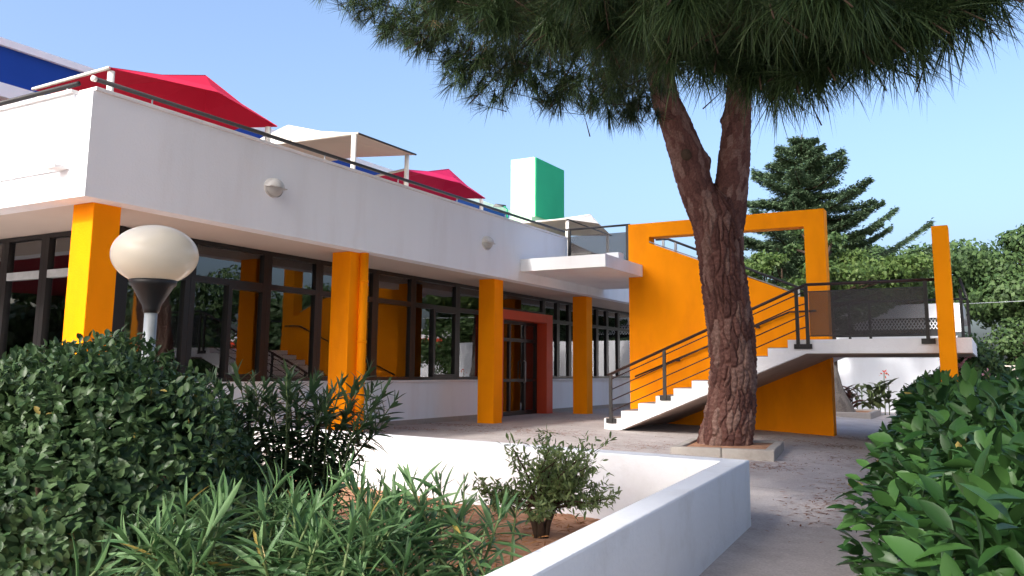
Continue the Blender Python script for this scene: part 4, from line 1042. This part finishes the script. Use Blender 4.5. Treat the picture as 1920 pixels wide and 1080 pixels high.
# pink flowering bush beyond the hedge, right of the column
FB = thing('flowering_bush', (-.55, 18.5, -.3), 'green bush dotted with pink flowers right of the lone orange column', 'bush')
n = 4200; d = unit(rng.normal(0, 1, (n, 3))); P = np.array([-.35, 18.6, .75]) + d * np.array([.75, .8, .95]) * (rng.random(n) ** .3)[:, None] * (1 + .18 * np.sin(d[:, :1] * 7 + d[:, 2:] * 9)); P[:, 2] = np.maximum(P[:, 2], -.25)
leafset(FB, [ov], P, unit(rng.normal(0, 1, (n, 3))), unit(d + np.array([0, 0, .5])), rng.uniform(.07, .12, n), md, 0)
for i in range(5): MB().tube([(-.4, 18.5, -.35), (-.4 + rng.normal(0, .25), 18.5 + rng.normal(0, .25), .9)], [.03, .01], 6).build('stem', twigm, FB, smooth=True)
for i in range(16):
    dd = unit(np.array([rng.uniform(-.9, .3), -1, rng.uniform(-.1, 1.0)])); c = np.array([-.35, 18.6, .75]) + dd * np.array([.8, .85, .95])
    Pf = c + rng.normal(0, .03, (10, 3))
    scatter_mesh('flower', *ov, Pf, mats_from(Pf, unit(rng.normal(0, 1, (10, 3))), rng.normal(0, 1, (10, 3)), np.full(10, .075)), pinkfl, FB, True)

# what stands beside and behind the viewer: seen in the window panes
G2 = 'trees around the courtyard'
leafy_tree('courtyard_tree', (13, 22, -.4), 7, (13, 22, 4.6, 3.8, 4.0, 2.6), dk, 6000, .32, 'courtyard tree out of view, reflected in the windows left of the doorway', G2, 30, .3)
leafy_tree('courtyard_tree', (17, 32, -.4), 7, (17, 32, 4.0, 3.4, 3.6, 2.4), dk, 6000, .32, 'courtyard tree out of view, far behind the hedge', G2, 30, .3)
for i, (x, y) in enumerate(((-34, -6.5), (-27, -3.2), (-41, -10), (-50, -13))):
    leafy_tree('courtyard_tree', (x, y, 0), 6, (x, y, 1.9, 3.4, 3.0, 2.0), dk, 9000, .36, ('tree out of view behind the viewer, reflected in the corner windows', 'tree behind the viewer, rightmost of the reflected row', 'tree behind the viewer, third of the reflected row', 'tree behind the viewer, leftmost of the reflected row')[i], G2, 26, .3)
leafy_tree('courtyard_tree', (5.2, 27, -.4), 7, (5.2, 27, 2.2, 2.6, 2.6, 2.3), dk, 8000, .26, 'bushy courtyard tree just out of view beyond the right edge', G2, 30, .25)
leafy_tree('courtyard_tree', (8.5, 31, -.4), 7, (8.5, 31, 2.6, 3.0, 2.8, 2.6), md, 8000, .28, 'bushy courtyard tree out of view, in front of the neighbouring building', G2, 30, .25)
leafy_tree('courtyard_tree', (6.5, 20, -.4), 7, (6.5, 20, 1.2, 2.4, 3.0, 1.3), dk, 8000, .26, 'bushy courtyard tree out of view right of the hedge end', G2, 30, .25)
NB = thing('neighbour_building', (8, 44, -.4), 'white building with a red band, seen only as a reflection beside the doorway', 'building')
MB().box((3, 42, -.5), (30, 50, 3.6)).build('wall', white, NB)
MB().box((3, 41.9, 2.1), (30, 41.99, 3.0)).build('red_band', mat('red_band_paint', (.7, .06, .02), .6, .05, 1), NB)

# needle litter and fallen leaves on the paving and the soil
litm = leafmat('needle_litter', (.16, .06, .035), (.3, .14, .085), .9, .05, spec=.05)
cl = [(-8.9, 12.4, .9, .18), (-9.0, 13.8, .5, .2), (-7.4, 13.4, .6, .3), (-6.6, 13.0, .5, .25), (-2.3, 15.0, .35, .3), (-1.9, 13.0, .35, .6), (-2.4, 17.0, .5, .3), (-3.6, 15.3, .6, .25), (-1.3, 10.5, .25, .9), (-1.5, 8.6, .2, .7), (-5.2, 10.5, .8, .5), (-4.6, 12.4, .3, .5), (-2.7, 11.2, .3, .3), (-6.5, 17, 1.5, .4)]
Pl = []
for (x, y, sx, sy) in cl:
    k_ = 230; Pl.append(np.stack([rng.normal(x, sx, k_), rng.normal(y, sy, k_)], 1))
Pl.append(np.stack([rng.uniform(-8, 0, 500), rng.uniform(8, 18, 500)], 1))
Pl = np.concatenate(Pl); zz = np.array([gz(x) + .006 * math.sin(x * 1.7 + y * .9) + .006 for x, y in Pl])
Pl = np.concatenate([Pl, zz[:, None]], 1); n = len(Pl)
w_ = rng.uniform(0, 2 * np.pi, n); Dn = np.stack([np.cos(w_), np.sin(w_), np.zeros(n)], 1)
tag(scatter_mesh('needle_litter', *diam, Pl, mats_from(Pl, Dn, np.array([[0, 0, 1.0]] * n) + rng.normal(0, .1, (n, 3)), np.stack([rng.uniform(.012, .03, n), rng.uniform(.05, .13, n), np.full(n, .02)], 1)), litm), 'brown pine needles drifted over the paving', 'pine needles', kind='stuff')
n = 2600; Ps = np.stack([rng.uniform(-5.5, -1.9, n), rng.uniform(3.0, 6.9, n), np.full(n, -.2)], 1)
Ps[:, 1] = np.minimum(Ps[:, 1], 6.9 - .15 * (Ps[:, 0] + 1.9)); Ps[:, 2] = -.245 + rng.uniform(0, .05, n)
w_ = rng.uniform(0, 2 * np.pi, n); Dn = np.stack([np.cos(w_), np.sin(w_), rng.normal(0, .2, n)], 1)
tag(scatter_mesh('fallen_leaves', *lance2, Ps, mats_from(Ps, Dn, np.array([[0, 0, 1.0]] * n) + rng.normal(0, .3, (n, 3)), rng.uniform(.04, .1, n)), drym), 'dry reddish leaves lying on the bare soil', 'leaf litter', kind='stuff')

# second pine added out of view, boughs placed to shade the near needles
P2 = thing('shade_pine', (-9.5, -3.5, -.2), 'pine added out of view behind the viewer to shade the near pine needles', 'tree')
MB().tube([(-9.5, -3.5, -.4), (-9.3, -3.2, 2.0), (-8.4, -2.4, 3.2), (-6.5, -1.4, 4.7)], [.35, .28, .2, .1], 12).build('trunk', twigm, P2, smooth=True)
n = 1100
cx = rng.uniform(-6.5, 2.0, n); cy = rng.uniform(-1.8, 1.0, n); cz = rng.uniform(4.3, 5.3, n)
PP = np.stack([cx, cy, cz], 1)
for x in np.linspace(-8.5, .5, 9):
    MB().tube([(-6.5, -1.4, 4.7), ((x - 6.5) / 2, -.8, 4.8), (x, -.5, 4.8)], [.09, .06, .02], 6).build('bough', twigm, P2, smooth=True)
idx = np.repeat(np.arange(n), 46); k_ = len(idx); dd = unit(rng.normal(0, 1, (k_, 3)))
scatter_mesh('crown', [(-.5, 0, 0), (.5, 0, 0), (0, 1, -.1)], [(0, 1, 2)], PP[idx], mats_from(PP[idx], dd, rng.normal(0, 1, (k_, 3)), np.stack([np.full(k_, .018), np.full(k_, .3), np.full(k_, .3)], 1)), needlem, P2, False, 'stuff')
